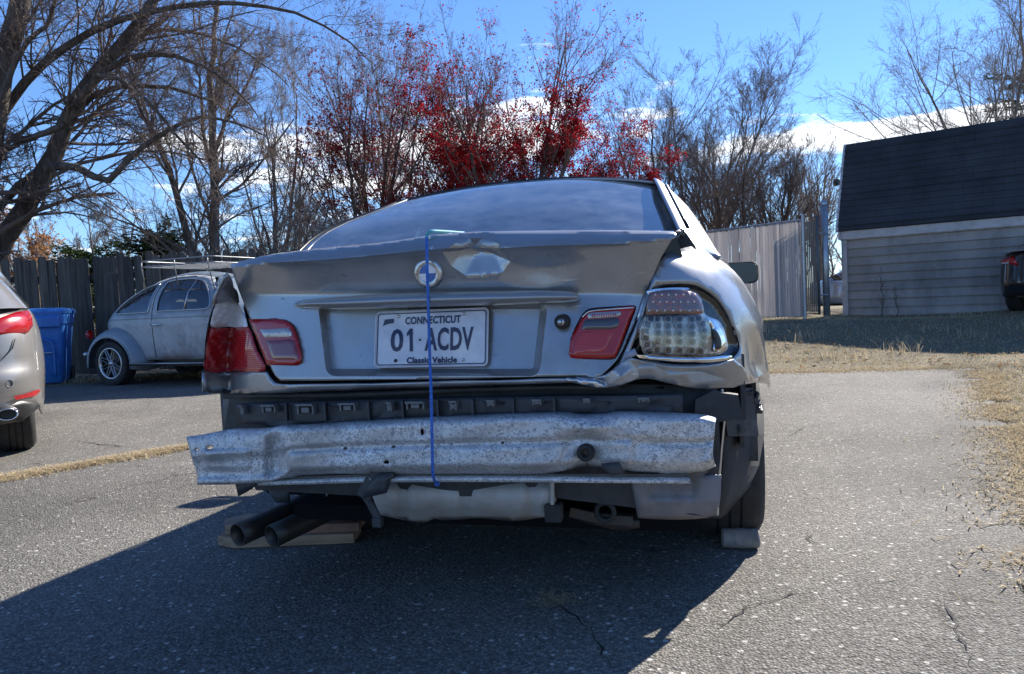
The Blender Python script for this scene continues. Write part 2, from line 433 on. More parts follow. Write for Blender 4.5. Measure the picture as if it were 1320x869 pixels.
for c_ in (3.0, -6.5):
    q_ = rrect_(558-145-c_, 437-45-c_, 558+145+c_, 437+45+c_, 9+c_ if c_ > -8 else 2); q_[:, 0] = 558+(q_[:, 0]-558)*(145-10*(q_[:, 1]-395)/85)/145
    q_ = densify(q_, 5); lid_lines.append(np.vstack([q_, q_[:1]]))
lid = panel('trunk_lid', lid_out, 3.0, pxs(Flid, e_lid), MT['paint2'], coupe, thick=.003, sharp=24, lines=lid_lines)
# deck of the lid running forward to the rear window
tp = isect(top[:, 0], top[:, 1], Flid, e_lid)
G = []
for k, (df, dz_) in enumerate([(.0, -.001), (.02, .0035), (.05, .004), (.12, .0), (.25, -.012), (.42, -.03), (.60, -.045)]):
    q = tp.copy(); q[:, 1] += df*(1-.25*np.abs(q[:, 0])**2); q[:, 2] += dz_; q[:, 0] *= (1-.10*df); G.append(q)
MB().grid(G).build('trunk_deck', MT['paint'], coupe, True)
# dark shut gaps behind the lid
gap = [(316, 372), (334, 350), (430, 336), (560, 326), (700, 318), (858, 312), (872, 306), (880, 330), (862, 352), (842, 400), (836, 470), (800, 500), (330, 497), (326, 440), (314, 398)]
panel('lid_aperture', np.array(gap), 12, pxs(Flid, None, .11), MT['seal'], coupe)
panel('shelf_shade', np.array([(852, 301), (884, 299), (897, 318), (900, 336), (880, 345), (846, 345)]), 12, pxs(Fplane(.30)), MT['black'], coupe)  # black sheet added over the gap to hide the sunlit pillar inside
# black weatherstrip bunched up at the right end of the lip
mb = MB()
rng = np.random.default_rng(3)
pp = isect([866, 874, 880, 879, 872, 864, 858], [304, 299, 303, 297, 305, 312, 322], Fbody, lambda u, v: .02+0*u)
mb.tube(spl(pp, 5), .006, 8)
pp = isect([850, 857, 853, 845, 836, 826, 812, 800, 788], [330, 318, 345, 366, 392, 415, 440, 463, 480], Fbody, lambda u, v: .035+0*u)
mb.tube(spl(pp, 5), .010, 8); mb.build('weatherstrip', MT['seal'], coupe, True)
# grip bar
BT = [(380, 391), (392, 386.5), (440, 382), (500, 378.5), (560, 376.5), (640, 375), (700, 374.5), (735, 375.5), (745, 379), (748, 383)]
BB = [(380, 396.5), (440, 399), (500, 397.5), (560, 395.5), (640, 393.5), (700, 391), (735, 389.5), (745, 387), (748, 384)]
def e_bar(u, v):
    a, b = it(BT, u), it(BB, u); q = np.clip((v-a)/np.maximum(b-a, .5)*2-1, -1, 1)
    return .030-.050*np.sqrt(np.clip(1-q*q, 0, 1))*np.clip((u-378)/14, 0, 1)**.5*np.clip((750-u)/8, 0, 1)**.5
panel('grip_bar', join(spl(BT, 4), spl(BB, 4)[::-1]), (6, 1.6), pxs(Flid, e_bar), MT['paint'], coupe)
# key lock
def ring(name, u, v, F, de, prof, mat, par, n=24, tilt=0.0):
    c = isect(u, v, F, lambda a, b: de+0*a)[0]
    return MB().lathe(prof, n, Matrix.Translation(Vector(c)) @ Matrix.Rotation(tilt, 4, 'X')).build(name, mat, par, True)
lk = ring('key_lock', 724, 415, Flid, .012, [(0.0, -.010), (.010, -.010), (.011, -.006), (.013, -.004), (.0175, -.004), (.019, 0), (.019, .03)], MT['rubber'], coupe)
ring('lock_cylinder', 724, 415, Flid, .010, [(0, -.0125), (.0085, -.0125), (.0085, -.0124), (.010, -.0105), (.010, .0)], MT['alloy'], lk)
c = isect(724, 415, Flid)[0]; MB().box((c[0], c[1]-.0035, c[2]), (.0022, .002, .012)).build('key_slot', MT['black'], lk)
# ---- roundel badge
MT['bblue'] = pmat('badge_blue', (.015, .13, .42), .25, coat=1); MT['bwhite'] = pmat('badge_white', (.8, .82, .85), .25, coat=1)
bc = isect(552.3, 352.3, Flid, lambda a, b: .030+0*a)[0]; BM_ = Matrix.Translation(Vector(bc)) @ Matrix.Rotation(.10, 4, 'X')
bdg = MB().lathe([(.0, -.004), (.0235, -.004), (.0235, -.006), (.026, -.0075), (.034, -.0075), (.0385, -.005), (.040, 0), (.040, .02)], 40, BM_).build('roundel_badge', pmat('badge_ring', (.55, .55, .54), .28, .9, var=[(60, (.2, .19, .18), .45, .7)]), coupe, True)
for q in range(4):
    m_ = MB(); n = 8; a0 = math.pi/2*q
    V = [BM_ @ Vector((0, -.0065, 0))]+[BM_ @ Vector((.0228*math.cos(a0+math.pi/2*k/n), -.0058, .0228*math.sin(a0+math.pi/2*k/n))) for k in range(n+1)]
    m_.add(V, [(0, k+1, k+2) for k in range(n)]); m_.build('quadrant', MT['bwhite' if q in (0, 2) else 'bblue'], bdg)
MB().lathe([(.0232, -.0062), (.0240, -.0072), (.0250, -.0062)], 40, BM_).build('rim', MT['chrome'], bdg, True)
# ---- number plate
PC = [(485.0, 402.6), (629.5, 396.8), (628.2, 471.3), (482.4, 473.6)]
def plate_px(U, V):       # U 0..1 left-right, V 0..1 bottom-top
    a, b, c_, d = [np.array(p) for p in PC]
    U = np.asarray(U)[:, None]; V = np.asarray(V)[:, None]
    return (1-U)*(1-V)*d+U*(1-V)*c_+U*V*b+(1-U)*V*a
def e_pl(u, v):
    return .036-.022*(v-397)/76+.003*np.sin((u-480)/24)*np.sin((v-395)/17)-.006*tent(u, v, 514, 437, 26, 20, 0, 1.4)+.004*tent(u, v, 628, 400, 30, 30)
Fpl = Fplane(.012)
plate_mat = pmat('plate_enamel', (.60, .62, .68), .35, coat=.5, var=[(40, (.50, .52, .58), .4, .75)], bump=(25, .15, .004))
def rrect(x0, y0, x1, y1, r, n=5):
    P = []
    for cx_, cy_, a in ((x1-r, y1-r, 0), (x0+r, y1-r, 90), (x0+r, y0+r, 180), (x1-r, y0+r, 270)):
        for k in range(n+1):
            th = R_(a+90*k/n); P.append((cx_+r*math.cos(th), cy_+r*math.sin(th)))
    return np.array(P)
PW, PH = .305, .1525
def pl_map(de): return lambda P: isect(*plate_px(P[:, 0]/PW, P[:, 1]/PH).T, Fpl, lambda u, v: e_pl(u, v)+de)
plate = panel('number_plate', rrect(0, 0, PW, PH, .012), .008, pl_map(0), plate_mat, coupe, thick=.0015)
navy = pmat('navy_print', (.016, .024, .075), .4)
o1 = densify(rrect(.0045, .0045, PW-.0045, PH-.0045, .009), .006); o2 = densify(rrect(.0075, .0075, PW-.0075, PH-.0075, .007), .006)
panel('plate_border', o1, .05, pl_map(-.0012), navy, plate, holes=[o2])
rm = densify(rrect(0, 0, PW, PH, .012), .008); rp = pl_map(-.001)(rm)
MB().tube(rp, .0018, 6, closed=True).build('raised_edge', plate_mat, plate, True)
def text_mesh(body, x0, x1, y0, y1, mat, name, fmap, par, bold=.02, depth=0, shear=0.0):
    cu = bpy.data.curves.new('t', 'FONT'); cu.body = body; cu.offset = bold; cu.resolution_u = 3; cu.shear = shear; cu.space_character = 1.06
    o = bpy.data.objects.new('t', cu); col.objects.link(o); bpy.context.view_layer.update()
    me = bpy.data.meshes.new_from_object(o.evaluated_get(bpy.context.evaluated_depsgraph_get()))
    bpy.data.objects.remove(o)
    V = np.array([tuple(v.co)[:2] for v in me.vertices]); F = [tuple(p.vertices) for p in me.polygons]
    lo, hi = V.min(0), V.max(0)
    V = (V-lo)/(hi-lo)*[x1-x0, y1-y0]+[x0, y0]
    bpy.data.meshes.remove(me)
    # subdivide long spans is unnecessary at this size
    m2 = bpy.data.meshes.new(name); m2.from_pydata([tuple(map(float, p)) for p in fmap(V)], [], F); m2.update()
    return link(name, m2, mat, par)
ins = np.array(PC)
def px2pl(u, v):
    a, b, c_, d = ins; ex = (b-a+c_-d)/2; ey = (a-d+b-c_)/2; q = np.linalg.solve(np.stack([ex, ey], 1), np.array([u, v])-d)
    return q[0]*PW, q[1]*PH
def tpx(body, u0, u1, v0, v1, name, bold, shear=0):
    x0, y1 = px2pl(u0, v0); x1, y0 = px2pl(u1, v1)
    y1 = px2pl((u0+u1)/2, v0-(0))[1]; y0 = px2pl((u0+u1)/2, v1)[1]
    return text_mesh(body, x0, x1, y0, y1, navy, name, pl_map(-.0018), plate, bold, 0, shear)
tpx('CONNECTICUT', 522, 593.5, 406.5, 416.5, 'state_lettering', .035)
tpx('0', 503.5, 519, 423, 453, 'number_lettering', .02)
panel('number_lettering', np.array([px2pl(*p) for p in ((524.0, 428.5), (528.0, 422.6), (531.6, 422.5), (531.9, 452.3), (527.8, 452.5), (527.5, 429.5), (524.1, 433))]), .05, pl_map(-.0018), navy, plate)
tpx('ACDV', 547.5, 609.5, 421, 451, 'letter_lettering', .028)
# serif lettering, from strokes of varying weight
tpx('Classic Vehicle', 524, 588.5, 459, 467.3, 'class_lettering', .045)
x, y = px2pl(541, 437.3)
panel('dot', np.array([(x+.0034*math.cos(t), y+.0034*math.sin(t)) for t in np.linspace(0, 2*math.pi, 13)[:-1]]), .05, pl_map(-.0018), navy, plate)
st = np.array([px2pl(*p) for p in ((493, 419.5), (495.5, 410.5), (507.2, 409.7), (507.4, 415.3), (501, 416.2), (497, 417.2))])
panel('state_outline', st, .05, pl_map(-.0018), navy, plate)
for (u, v, d_) in ((513.6, 408, 0), (598, 404.5, 0), (510, 465, 1), (597, 464, 0)):
    c = isect(u, v, Fpl, lambda a, b: e_pl(a, b)-.001)[0]
    MB().lathe([(0, -.004), (.0035, -.0038), (.0046, -.002), (.0048, .001)], 12, Matrix.Translation(Vector(c))).build('plate_bolt', MT['steel' if d_ else 'alloy'], plate, True)
# ---- lamps on the lid
def lens(name, out, mat, par, de, dep=.02, sp=3.0, bulge=.0):
    out = np.asarray(out, float); c = out.mean(0)
    ds = lambda u, v: segdist(np.stack([u, v], 1), out)
    e = lambda u, v: de-dep*np.clip(ds(u, v)/3.0, 0, 1)**.5-bulge*np.clip(ds(u, v)/20, 0, 1)
    return panel(name, out, sp, pxs(Fbody, e), mat, par)
def lidf(de):
    return lambda u, v: e_lid(u, v)+de
il = spl([(321, 411.5), (345, 411), (362, 411.5), (373, 415.5), (380, 424), (386, 443), (389.3, 459), (387.5, 467.5), (381, 471), (362, 471), (344, 470.5)], 4)
def surf_lens(name, out, mat, par, base_e, de, dep=.006, sp=3.0, rim=2.0):
    out = np.asarray(out, float)
    e = lambda u, v: base_e(u, v)+de-dep*np.clip(segdist(np.stack([u, v], 1), out)/rim, 0, 1)**.5
    return panel(name, out, sp, pxs(Flid if base_e is slow else Fbody, e), mat, par)
def outset(P, d):
    P = np.asarray(P); c = P.mean(0); q = P-c; L = np.hypot(q[:, 0], q[:, 1])[:, None]; return c+q*(L+d)/L
def slow(u, v): return .045-.045*np.clip((v-378)/110, 0, 1)**1.2
MT['lampgrey'] = pmat('smoked_reflector', (.34, .33, .33), .22, .5, 1, .05, bump=(90, .5, .004))
MT['ribred'] = pmat('ribbed_red_lens', (.32, .02, .03), .14, 0, 1, .03, extra=_redx(85, 'Z'))
p_ = surf_lens('lamp_gasket', outset(il, 2.0), MT['seal'], coupe, slow, .004, .006)
l1 = surf_lens('inner_tail_lamp', il, MT['red2'], coupe, slow, -.003, .010)
surf_lens('reverse_lens', spl([(335, 424.8), (353, 424.2), (371.5, 423.8), (375.6, 433.2), (358, 434.6), (341, 435.2)], 3), MT['lampgrey'], l1, slow, -.015, .002)
surf_lens('lower_lens', spl([(343, 439.5), (360, 438.5), (377, 437.5), (381, 447), (384, 460), (382, 463), (365, 463.5), (352, 463.5)], 3), MT['darkred'], l1, slow, -.0145, .002)
ir = spl([(751, 408), (757, 401.5), (766, 399), (795, 396.5), (818.5, 395), (812, 415), (803, 438), (795, 457), (790, 462), (765, 462.5), (738.6, 461.8), (733.8, 457.5), (733.5, 452), (737, 434), (744, 420)], 4)
surf_lens('lamp_gasket', outset(ir, 2.2), MT['seal'], coupe, slow, .004, .006)
l2 = surf_lens('inner_tail_lamp', ir, MT['red2'], coupe, slow, -.003, .010)
surf_lens('chrome_reflector', spl([(757, 407), (761, 403.2), (780, 402.2), (799, 401.5), (797, 408), (776, 409.5), (759, 411)], 3), MT['lampgrey'], l2, slow, -.015, .002)
for k in range(11):
    u0 = 763+k*3.0
    surf_lens('reflector_rib', [(u0, 404.6-.08*k), (u0+1.3, 404.6-.08*k), (u0+1.1, 408.6-.08*k), (u0-.2, 408.6-.08*k)], MT['red2'], l2, slow, -.019, .001, 5, .5)
surf_lens('reverse_lens', spl([(754, 412), (775, 411), (797, 410), (793.5, 423), (770, 424.3), (750, 424.6)], 3), pmat('smoked_lens', (.05, .045, .05), .12, 0, 1), l2, slow, -.015, .002)
surf_lens('lower_lens', spl([(749, 428), (770, 427), (791, 426), (785, 440), (778, 453), (758, 455), (740, 455.5), (742, 440)], 3), MT['ribred'], l2, slow, -.0145, .002)
MB().tube(spl(isect([750.5, 757, 766, 795, 818], [409, 403, 400.5, 398, 396.5], Flid, lambda u, v: slow(u, v)-.014), 4), .0022, 6).build('chrome_trim', MT['chrome'], l2, True)
# ---- left quarter and lamp
ql_hole = join(spl([(277, 390), (290, 388), (305.5, 388.5)], 3), spl([(305.5, 388.5), (321, 422), (343, 478)], 3), spl([(343, 478), (300, 479), (263, 479)], 3), spl([(263, 479), (265, 440), (270, 412), (277, 390)], 3))
ol_c = spl([(278, 390.5), (290, 389), (304.5, 389.5), (319.5, 420.5), (295, 421), (272.5, 421.5), (274, 405), (278, 390.5)], 3)[:-1]
ol_r = spl([(272, 423), (295, 422.4), (320.5, 422.2), (331, 450), (342, 477.5), (303, 478.2), (264.5, 478.2), (266.5, 450), (272, 423)], 3)[:-1]
sl = lambda u, v: .0*u
surf_lens('lamp_housing', outset(ql_hole, .5), MT['seal'], coupe, sl, .012, .002)
l3 = surf_lens('outer_tail_lamp', ol_r, MT['red'], coupe, sl, -.002, .010)
surf_lens('clear_lens', ol_c, pmat('textured_clear_lens', (.78, .78, .80), .35, .0, .35, .12, bump=(150, .4, .003)), l3, sl, -.002, .009)
surf_lens('side_marker', spl([(268.5, 424), (271, 423), (266.5, 450), (265, 478), (263.3, 478), (264.5, 450)], 2), MT['darkred'], l3, sl, -.014, .001)
# left quarter above the lamp
up_l = join(spl([(272.5, 391), (279, 372), (287, 357), (293, 351)], 3), spl([(293, 351), (300, 366), (306, 385)], 3), spl([(306, 387.3), (290, 387), (272.5, 391)], 3))
panel('upper_quarter_panel', up_l, 4, pxs(Fbody, sl), MT['paint2'], coupe, thick=.01)
# lower quarter and the thin valance under the lid
lo_l = join(spl([(262.5, 480), (300, 480), (343.5, 479.5)], 3), spl([(343.5, 479.5), (350, 489), (363, 495.5), (420, 496.5)], 4), spl([(420, 496.5), (500, 495), (640, 491), (735, 488), (748, 489)], 4),
           spl([(748, 489), (760, 487.5), (775, 492), (782, 498)], 3), spl([(782, 498), (772, 499), (760, 496), (742, 493)], 3), spl([(742, 493), (640, 497), (500, 501.5), (420, 504.5), (345, 507), (290, 507), (262, 505.5)], 4))
def e_val(u, v):
    b = sst(u, 340, 420); return -.006*b+.028*b*np.clip((v-it([(300, 494), (420, 498), (640, 493), (782, 492)], u))/9, 0, 1)+.008*np.sin(u/5.)*sst(u, 735, 752)
lower_q = panel('rear_valance', lo_l, 4, pxs(Fbody, e_val), MT['paint2'], coupe, thick=.006)
# ---- right and left flanks in (s, z)
def side3(P, sg):
    s, z = P[:, 0], P[:, 1]; q = np.clip(s, 0.0, math.pi/2)
    R = Wz(z)*np.sin(q)**(2/NN); f = AA*(1-np.cos(q)**(2/NN)); f = np.where(s > math.pi/2, AA+(s-math.pi/2), f)
    # nose tapers
    t = np.clip((f-3.5)/.9, 0, 1); R = R*(1-.22*t**2.2); f = f
    # wheel arch flare
    for fa in (.98, 3.70):
        d = np.hypot(f-fa, z-.32); R = R+.012*np.exp(-((d-.36)/.05)**2)
    # character line
    R = R+.006*np.exp(-((z-.80)/.02)**2)*np.clip((f-.3)*3, 0, 1)
    if sg > 0:                                                                      # crash damage on the right corner
        m_ = np.clip(1-np.abs(z-.70)/.14, 0, 1)*np.clip(1-np.abs(f-.42)/.35, 0, 1)
        R = R-.030*m_*(.6+.4*np.sin(f*23+z*17)); f = f+.025*m_
        m2 = np.clip((.75-z)/.12, 0, 1)*np.exp(-((f-.60)/.13)**2); R = R+.008*m2
    return np.stack([R*sg, f, z], -1)
def px_sz(pts, sg):
    P = np.asarray(pts, float); L = isect(P[:, 0], P[:, 1], Fbody)
    q = np.arcsin(np.clip(np.abs(L[:, 0])/Wz(L[:, 2]), 0, 1)**(NN/2)); return np.stack([q, L[:, 2]], -1)
def s_of(f):
    return np.where(np.asarray(f) > AA, math.pi/2+np.asarray(f)-AA, np.arccos(np.clip(1-np.asarray(f)/AA, 0, 1)**(NN/2)))
def arch(fc, r=.352, zc=.31, n=14):
    th = np.linspace(R_(-18), R_(198), n)
    return [(float(s_of(fc-r*math.cos(t))), zc+r*math.sin(t)) for t in th]
top_r = px_sz(spl([(896, 317), (886, 318.5), (871, 323), (857, 330), (848, 340)], 3), 1)
seam_r = px_sz(spl([(848, 340), (840, 365), (828, 400), (815, 432), (802, 462), (795, 478)], 3), 1)
rh = spl([(841, 371.5), (851, 367.5), (872, 365.5), (893, 366), (909, 372), (926, 385), (938, 402), (946.5, 420), (952.5, 438), (954, 450), (946, 461.5), (928, 467.5), (905, 470), (870, 470), (830, 464), (812, 460), (822, 428), (832, 398)], 3)
rh_sz = px_sz(rh, 1)
low_r = px_sz(spl([(795, 478), (810, 490), (835, 488), (862, 494), (900, 501), (938, 500)], 3), 1)
belt = lambda f: float(np.interp(f, [0, .1, .3, .6, 1.0, 3.0, 3.5, 4.1], [.985, .995, 1.003, .985, .965, .93, .88, .76]))
# right: quarter panel to the door gap
ar = arch(.98)
q_out = join(seam_r, low_r, [(float(s_of(.40)), .635), (float(s_of(.55)), .61)], [p for p in ar if p[1] > .50 or p[0] > s_of(.98)], [(float(s_of(1.45)), .20), (float(s_of(1.62)), .20)], [(float(s_of(1.62)), .5), (float(s_of(1.62)), belt(1.62))],
             [(float(s_of(f)), belt(f)) for f in (1.3, 1.0, .8, .6, .48)], [p for p in top_r if p[0] < float(s_of(.44))])
quarter = panel('quarter_panel', q_out, (.035, .022), lambda P: side3(P, 1), MT['paint2'], coupe, holes=[rh_sz], thick=.008, out=(1, 0, 0))
ql = [(s, z) for s, z in px_sz([(262.5, 480), (262, 505.5)], -1)]
sL = max(q[0] for q in ql)
q_outL = np.array([(sL-.01, .655), (float(s_of(.55)), .62)]+[p for p in ar if p[1] > .50 or p[0] > s_of(.98)]+[(float(s_of(1.45)), .20), (float(s_of(1.62)), .20), (float(s_of(1.62)), .5), (float(s_of(1.62)), belt(1.62))] +
                  [(float(s_of(f)), belt(f)) for f in (1.3, 1.0, .8, .6, .5)]+[(float(s_of(.38)), .93), (sL+.01, .84), (sL, .75)])
panel('quarter_panel', q_outL, (.035, .022), lambda P: side3(P, -1), MT['paint'], coupe, thick=.008, out=(-1, 0, 0))
for sg in (1, -1):
    dr = np.array([(float(s_of(1.626)), .20), (float(s_of(3.0)), .20), (float(s_of(3.02)), .5), (float(s_of(3.0)), belt(3.0)), (float(s_of(2.3)), belt(2.3)), (float(s_of(1.626)), belt(1.626))])
    door = panel('door', dr, (.08, .03), lambda P: side3(P, sg), MT['paint'], coupe, thick=.01, out=(sg, 0, 0))
    hb = MB().tube([(sg*.895, 1.74, .79), (sg*.915, 1.78, .79), (sg*.915, 1.92, .79), (sg*.895, 1.96, .79)], .012, 8).build('door_handle', MT['paint'], door, True)
    a2 = arch(3.70)
    fr_ = np.array([(float(s_of(3.006)), .20)]+a2+[(float(s_of(4.15)), .22), (float(s_of(4.35)), .35), (float(s_of(4.36)), .6), (float(s_of(4.2)), .72), (float(s_of(3.9)), .83), (float(s_of(3.5)), belt(3.5)), (float(s_of(3.006)), belt(3.006))])
    panel('front_fender', fr_, (.08, .03), lambda P: side3(P, sg), MT['paint'], coupe, thick=.01, out=(sg, 0, 0))
# shoulders: from the belt in to the greenhouse, hood and nose
GH = dict(f=[.42, .62, .85, 1.2, 1.6, 2.0, 2.4, 2.8, 3.1], zc=[1.0, 1.095, 1.235, 1.398, 1.412, 1.408, 1.38, 1.22, 1.03], re=[.70, .66, .615, .545, .555, .56, .56, .62, .70], ze=[.995, 1.05, 1.165, 1.335, 1.352, 1.345, 1.31, 1.15, .97])
def gh(k, f): 
    return float(np.interp(f, GH['f'], GH[k]))
def ghs(f):   # smoothed
    h = .06; return [(gh(k, f-h)+2*gh(k, f)+gh(k, f+h))/4 for k in ('zc', 're', 'ze')]
hood = []
for f in np.linspace(3.05, 4.42, 14):
    W = side3(np.array([[float(s_of(min(f, 4.35))), belt(min(f, 4.1))]]), 1)[0]; zb = W[2]-.0-max(0, f-4.1)*.5
    hood.append([(W[0]*x, f+.12*(1-x*x)*(f-3.05)/1.4, zb+.05*(1-abs(x)**2.5)) for x in np.linspace(-1, 1, 15)])
MB().grid(hood).build('hood', MT['paint'], coupe, True)
nose = [[(x*(.70-.0*k), 4.42+.10*(1-x*x)+.05*math.sin(k/5*3), .60-.09*k) for x in np.linspace(-1, 1, 13)] for k in range(6)]
MB().grid(nose).build('front_bumper', MT['paint'], coupe, True)
def lw(f): return .115*math.exp(-((f-.78)/.30)**2)
# greenhouse side (pillars), both sides
for sg in (1, -1):
    G = []; fs = [.42, .5, .6, .7, .8, .9, 1.0, 1.1, 1.2, 1.3, 1.4, 1.5, 1.55]
    for f in fs:
        zc, re, ze = ghs(f); re += lw(f)*(sg < 0); ze += .3*lw(f)*(sg < 0); zb = belt(f); Wb = float(Wz(zb))*(1 if f > .9 else (1-(1-f/AA)**NN)**(1/NN)); row = []
        for t in np.linspace(0, 1, 9):
            bl = math.sin(t*math.pi/2)
            x = Wb+(re-Wb)*t+.022*math.sin(t*math.pi)-.012*math.sin(t*math.pi*2); z = zb+(ze-zb)*t
            row.append((sg*x, f, z))
        for t in (.35, .7, 1.0): row.append((sg*(re-.035*t), f, ze+.028*math.sin(t*1.4)))
        G.append(row)
    m_ = MB().grid(G); o = m_.build('rear_pillar', MT['paint'], coupe, True, solid=.006)
    # side glass with its frame
    G = []
    for f in np.linspace(1.55, 2.95, 12):
        zc, re, ze = ghs(f); zb = belt(f); G.append([(sg*(float(Wz(zb))-.035+(re+.0-float(Wz(zb))+.035)*t), f, zb-.01+(ze-zb+.005)*t) for t in np.linspace(0, 1, 5)])
    MB().grid(G).build('side_window', MT['carglass'], coupe, True)
    P = [(sg*(ghs(f)[1]+.012), f, ghs(f)[2]+.0) for f in np.linspace(.75, 3.05, 22)]
    MB().tube(P, .007, 6).build('drip_rail', MT['seal'], coupe, True)
    P = [(sg*(float(Wz(belt(f)))-.012), f, belt(f)+.004) for f in np.linspace(1.3, 3.0, 12)]
    MB().tube(P, .007, 6).build('window_trim', MT['seal'], coupe, True)
# roof
G = []
for f in np.linspace(1.20, 2.42, 14):
    zc, re, ze = ghs(f); G.append([(x*(re-.0), f, ze+.012+(zc-ze-.012)*(1-abs(x)**2.6)) for x in np.linspace(-1, 1, 21)])
MB().grid(G).build('roof', MT['paint'], coupe, True, solid=.01)
# headliner and roof rails inside
G = []
for f in np.linspace(1.22, 2.45, 8):
    zc, re, ze = ghs(f); G.append([(-re+.02, f, ze-.09), (-re+.015, f, ze+.004)]+[(x*(re-.03), f, ze-.01+(zc-.03-ze)*(1-abs(x)**2.6)) for x in np.linspace(-1, 1, 9)]+[(re-.015, f, ze+.004), (re-.02, f, ze-.09)])
MB().grid(G).build('headliner', MT['rubber'], coupe, True)
MB().box((0, 2.98, .98), (1.3, .30, .22)).build('dashboard', MT['rubber'], coupe, bevel=.05)
# rear glass
G = []
for f in np.linspace(.52, 1.215, 14):
    zc, re, ze = ghs(f); rl = re+lw(f)-.004; zl = ze+.3*lw(f)
    G.append([((x*(re-.026) if x > 0 else x*rl), f+(.10 if x > 0 else -.02)*abs(x)**2.2*(1-(f-.5)/1.4), (ze if x > 0 else zl)+.016+(zc-(ze if x > 0 else zl)-.016)*(1-abs(x)**2.2)) for x in np.linspace(-1, 1, 25)])
gl_ = MB().grid(G).build('rear_window', MT['rearglass'], coupe, True)
edge = [g[0] for g in G]+[G[-1][i] for i in range(1, 24)]+[g[-1] for g in G[::-1]]
MB().tube(edge, .008, 6).build('window_seal', MT['seal'], coupe, True)
G = []
for f in np.linspace(2.42, 3.08, 10):
    zc, re, ze = ghs(f); G.append([(x*re, f, ze+(zc-ze)*(1-abs(x)**2.4)) for x in np.linspace(-1, 1, 17)])
MB().grid(G).build('windscreen', MT['carglass'], coupe, True)
# cabin: dark trim, seats seen through the glass
cab = MB(); cab.box((0, 1.9, .80), (1.46, 2.6, .06)); cab.box((0, 1.05, .86), (1.2, .5, .04)); cab.build('cabin_floor', MT['rubber'], coupe)
seatm = pmat('grey_seat_cloth', (.09, .09, .095), .9)
for x in (-.36, .36):
    s_ = MB().box((x, 1.42, .98), (.50, .14, .46), Matrix.Rotation(-.25, 3, 'X')); s_.build('rear_seat', seatm, coupe, bevel=.04)
    s_ = MB().box((x, 2.15, 1.0), (.48, .13, .56), Matrix.Rotation(-.2, 3, 'X')).box((x, 2.08, 1.28), (.26, .09, .15)); s_.build('front_seat', seatm, coupe, bevel=.03)
# mirrors
for sg in (1, -1):
    m_ = MB(); cx_ = sg*.895; yy = 2.62
    prof = rrect(-.105, -.062, .105, .062, .04, 4)
    rings = []
    for (dy_, s_) in ((0, 1), (.02, 1.02), (.06, .9), (.09, .55)):
        rings.append([(cx_+p[0]*s_, yy+dy_, 1.0+p[1]*s_) for p in prof]+[(cx_+prof[0][0]*s_, yy+dy_, 1.0+prof[0][1]*s_)])
    m_.grid(rings); m_.box((sg*.80, yy+.04, .955), (.08, .05, .03)); mo = m_.build('door_mirror', MT['black'], coupe, True)
    MB().add([(cx_+p[0]*.93, yy+.004, 1.0+p[1]*.9) for p in prof], [tuple(range(len(prof)))]).build('mirror_glass', pmat('mirror_glass', (.010, .022, .04), .12, .25), mo)
# ---- right lamp: black surround, housing, LEDs, clear lens
cav = surf_lens('lamp_cavity', outset(rh, -1.0), pmat('gloss_black_rim', (.018, .018, .02), .18, 0, 1, .03, var=[(30, (.05, .05, .05), .5, .75)]), coupe, sl, .006, -.035, 5, 12)
l4 = surf_lens('lamp_bowl', spl([(822, 407), (834, 376), (862, 373), (886, 373), (902, 381), (909, 405), (928, 415), (937, 438), (936, 452), (914, 460), (870, 462), (832, 458), (821, 425)], 4), pmat('silvered_reflector', (.55, .53, .50), .28, .75, var=[(35, (.16, .14, .12), .45, .65), (12, (.72, .72, .73), .5, .7)], bump=(70, .5, .006)), coupe, sl, .016, .004)
l4.name = 'clear_tail_lamp'
upl = spl([(836, 376), (860, 374), (884, 374), (900, 382), (906, 404), (870, 405), (832, 406)], 4)
MT['smoke'] = pmat('smoked_red_lens', (.17, .12, .115), .16, .3, 1, .04, var=[(60, (.30, .10, .085), .45, .65)], bump=(140, .6, .004))
surf_lens('upper_lens', upl, MT['smoke'], l4, sl, -.004, .006)
ledm = pmat('led_bulb', (.10, .09, .085), .15, .2, 1); ledr = pmat('led_cup', (.62, .60, .56), .2, .85)
ledw = pmat('led_tip', (.7, .62, .58), .15, .2, 1)
def led(u, v, r, de, mat=ledm, cup=True):
    c = isect(u, v, Fbody, lambda a, b: de+0*a)[0]; T = Matrix.Translation(Vector(c)) @ Matrix.Rotation(.35, 4, 'Z')
    if cup: MB().lathe([(r*.75, .002), (r*1.0, -.003), (r*1.22, -.003), (r*1.3, .004)], 14, T).build('led_cup', ledr, l4, True)
    MB().lathe([(0, -r*.5), (r*.5, -r*.35), (r*.72, 0.001)], 12, T).build('led', mat, l4, True)
zq = lambda x, y: (780+x/5.795, 340+y/5.795)
for p in ((342, 410), (318, 455), (305, 505), (305, 552), (315, 605), (330, 650)): led(*zq(*p), .0088, .008)
for ix, x in enumerate((395, 470, 555, 648)):
    for iy, y in enumerate((410, 463, 518, 578, 645)): led(*zq(x+(-6 if iy in (0, 4) and ix == 0 else 0), y+2*ix), .0082, .008)
for p in ((695, 410), (725, 452), (738, 500), (742, 552), (735, 605), (710, 655)): led(*zq(*p), .0082, .008)
for y, xs in ((232, (375, 425, 475, 530, 585, 635)), (285, (360, 410, 460, 512, 565, 618, 665)), (350, (330, 388, 447, 510, 565, 630, 692))):
    for x in xs: led(*zq(x, y), .0042, -.012, ledw, False)
cl = spl([(824, 408), (850, 405.5), (909, 406.5), (915, 420), (917, 433), (917, 448), (913, 457), (888, 459), (834, 455), (826, 440), (821, 423)], 4)
surf_lens('clear_lens', cl, MT['clear'], l4, sl, -.004, .012, 4, 6)
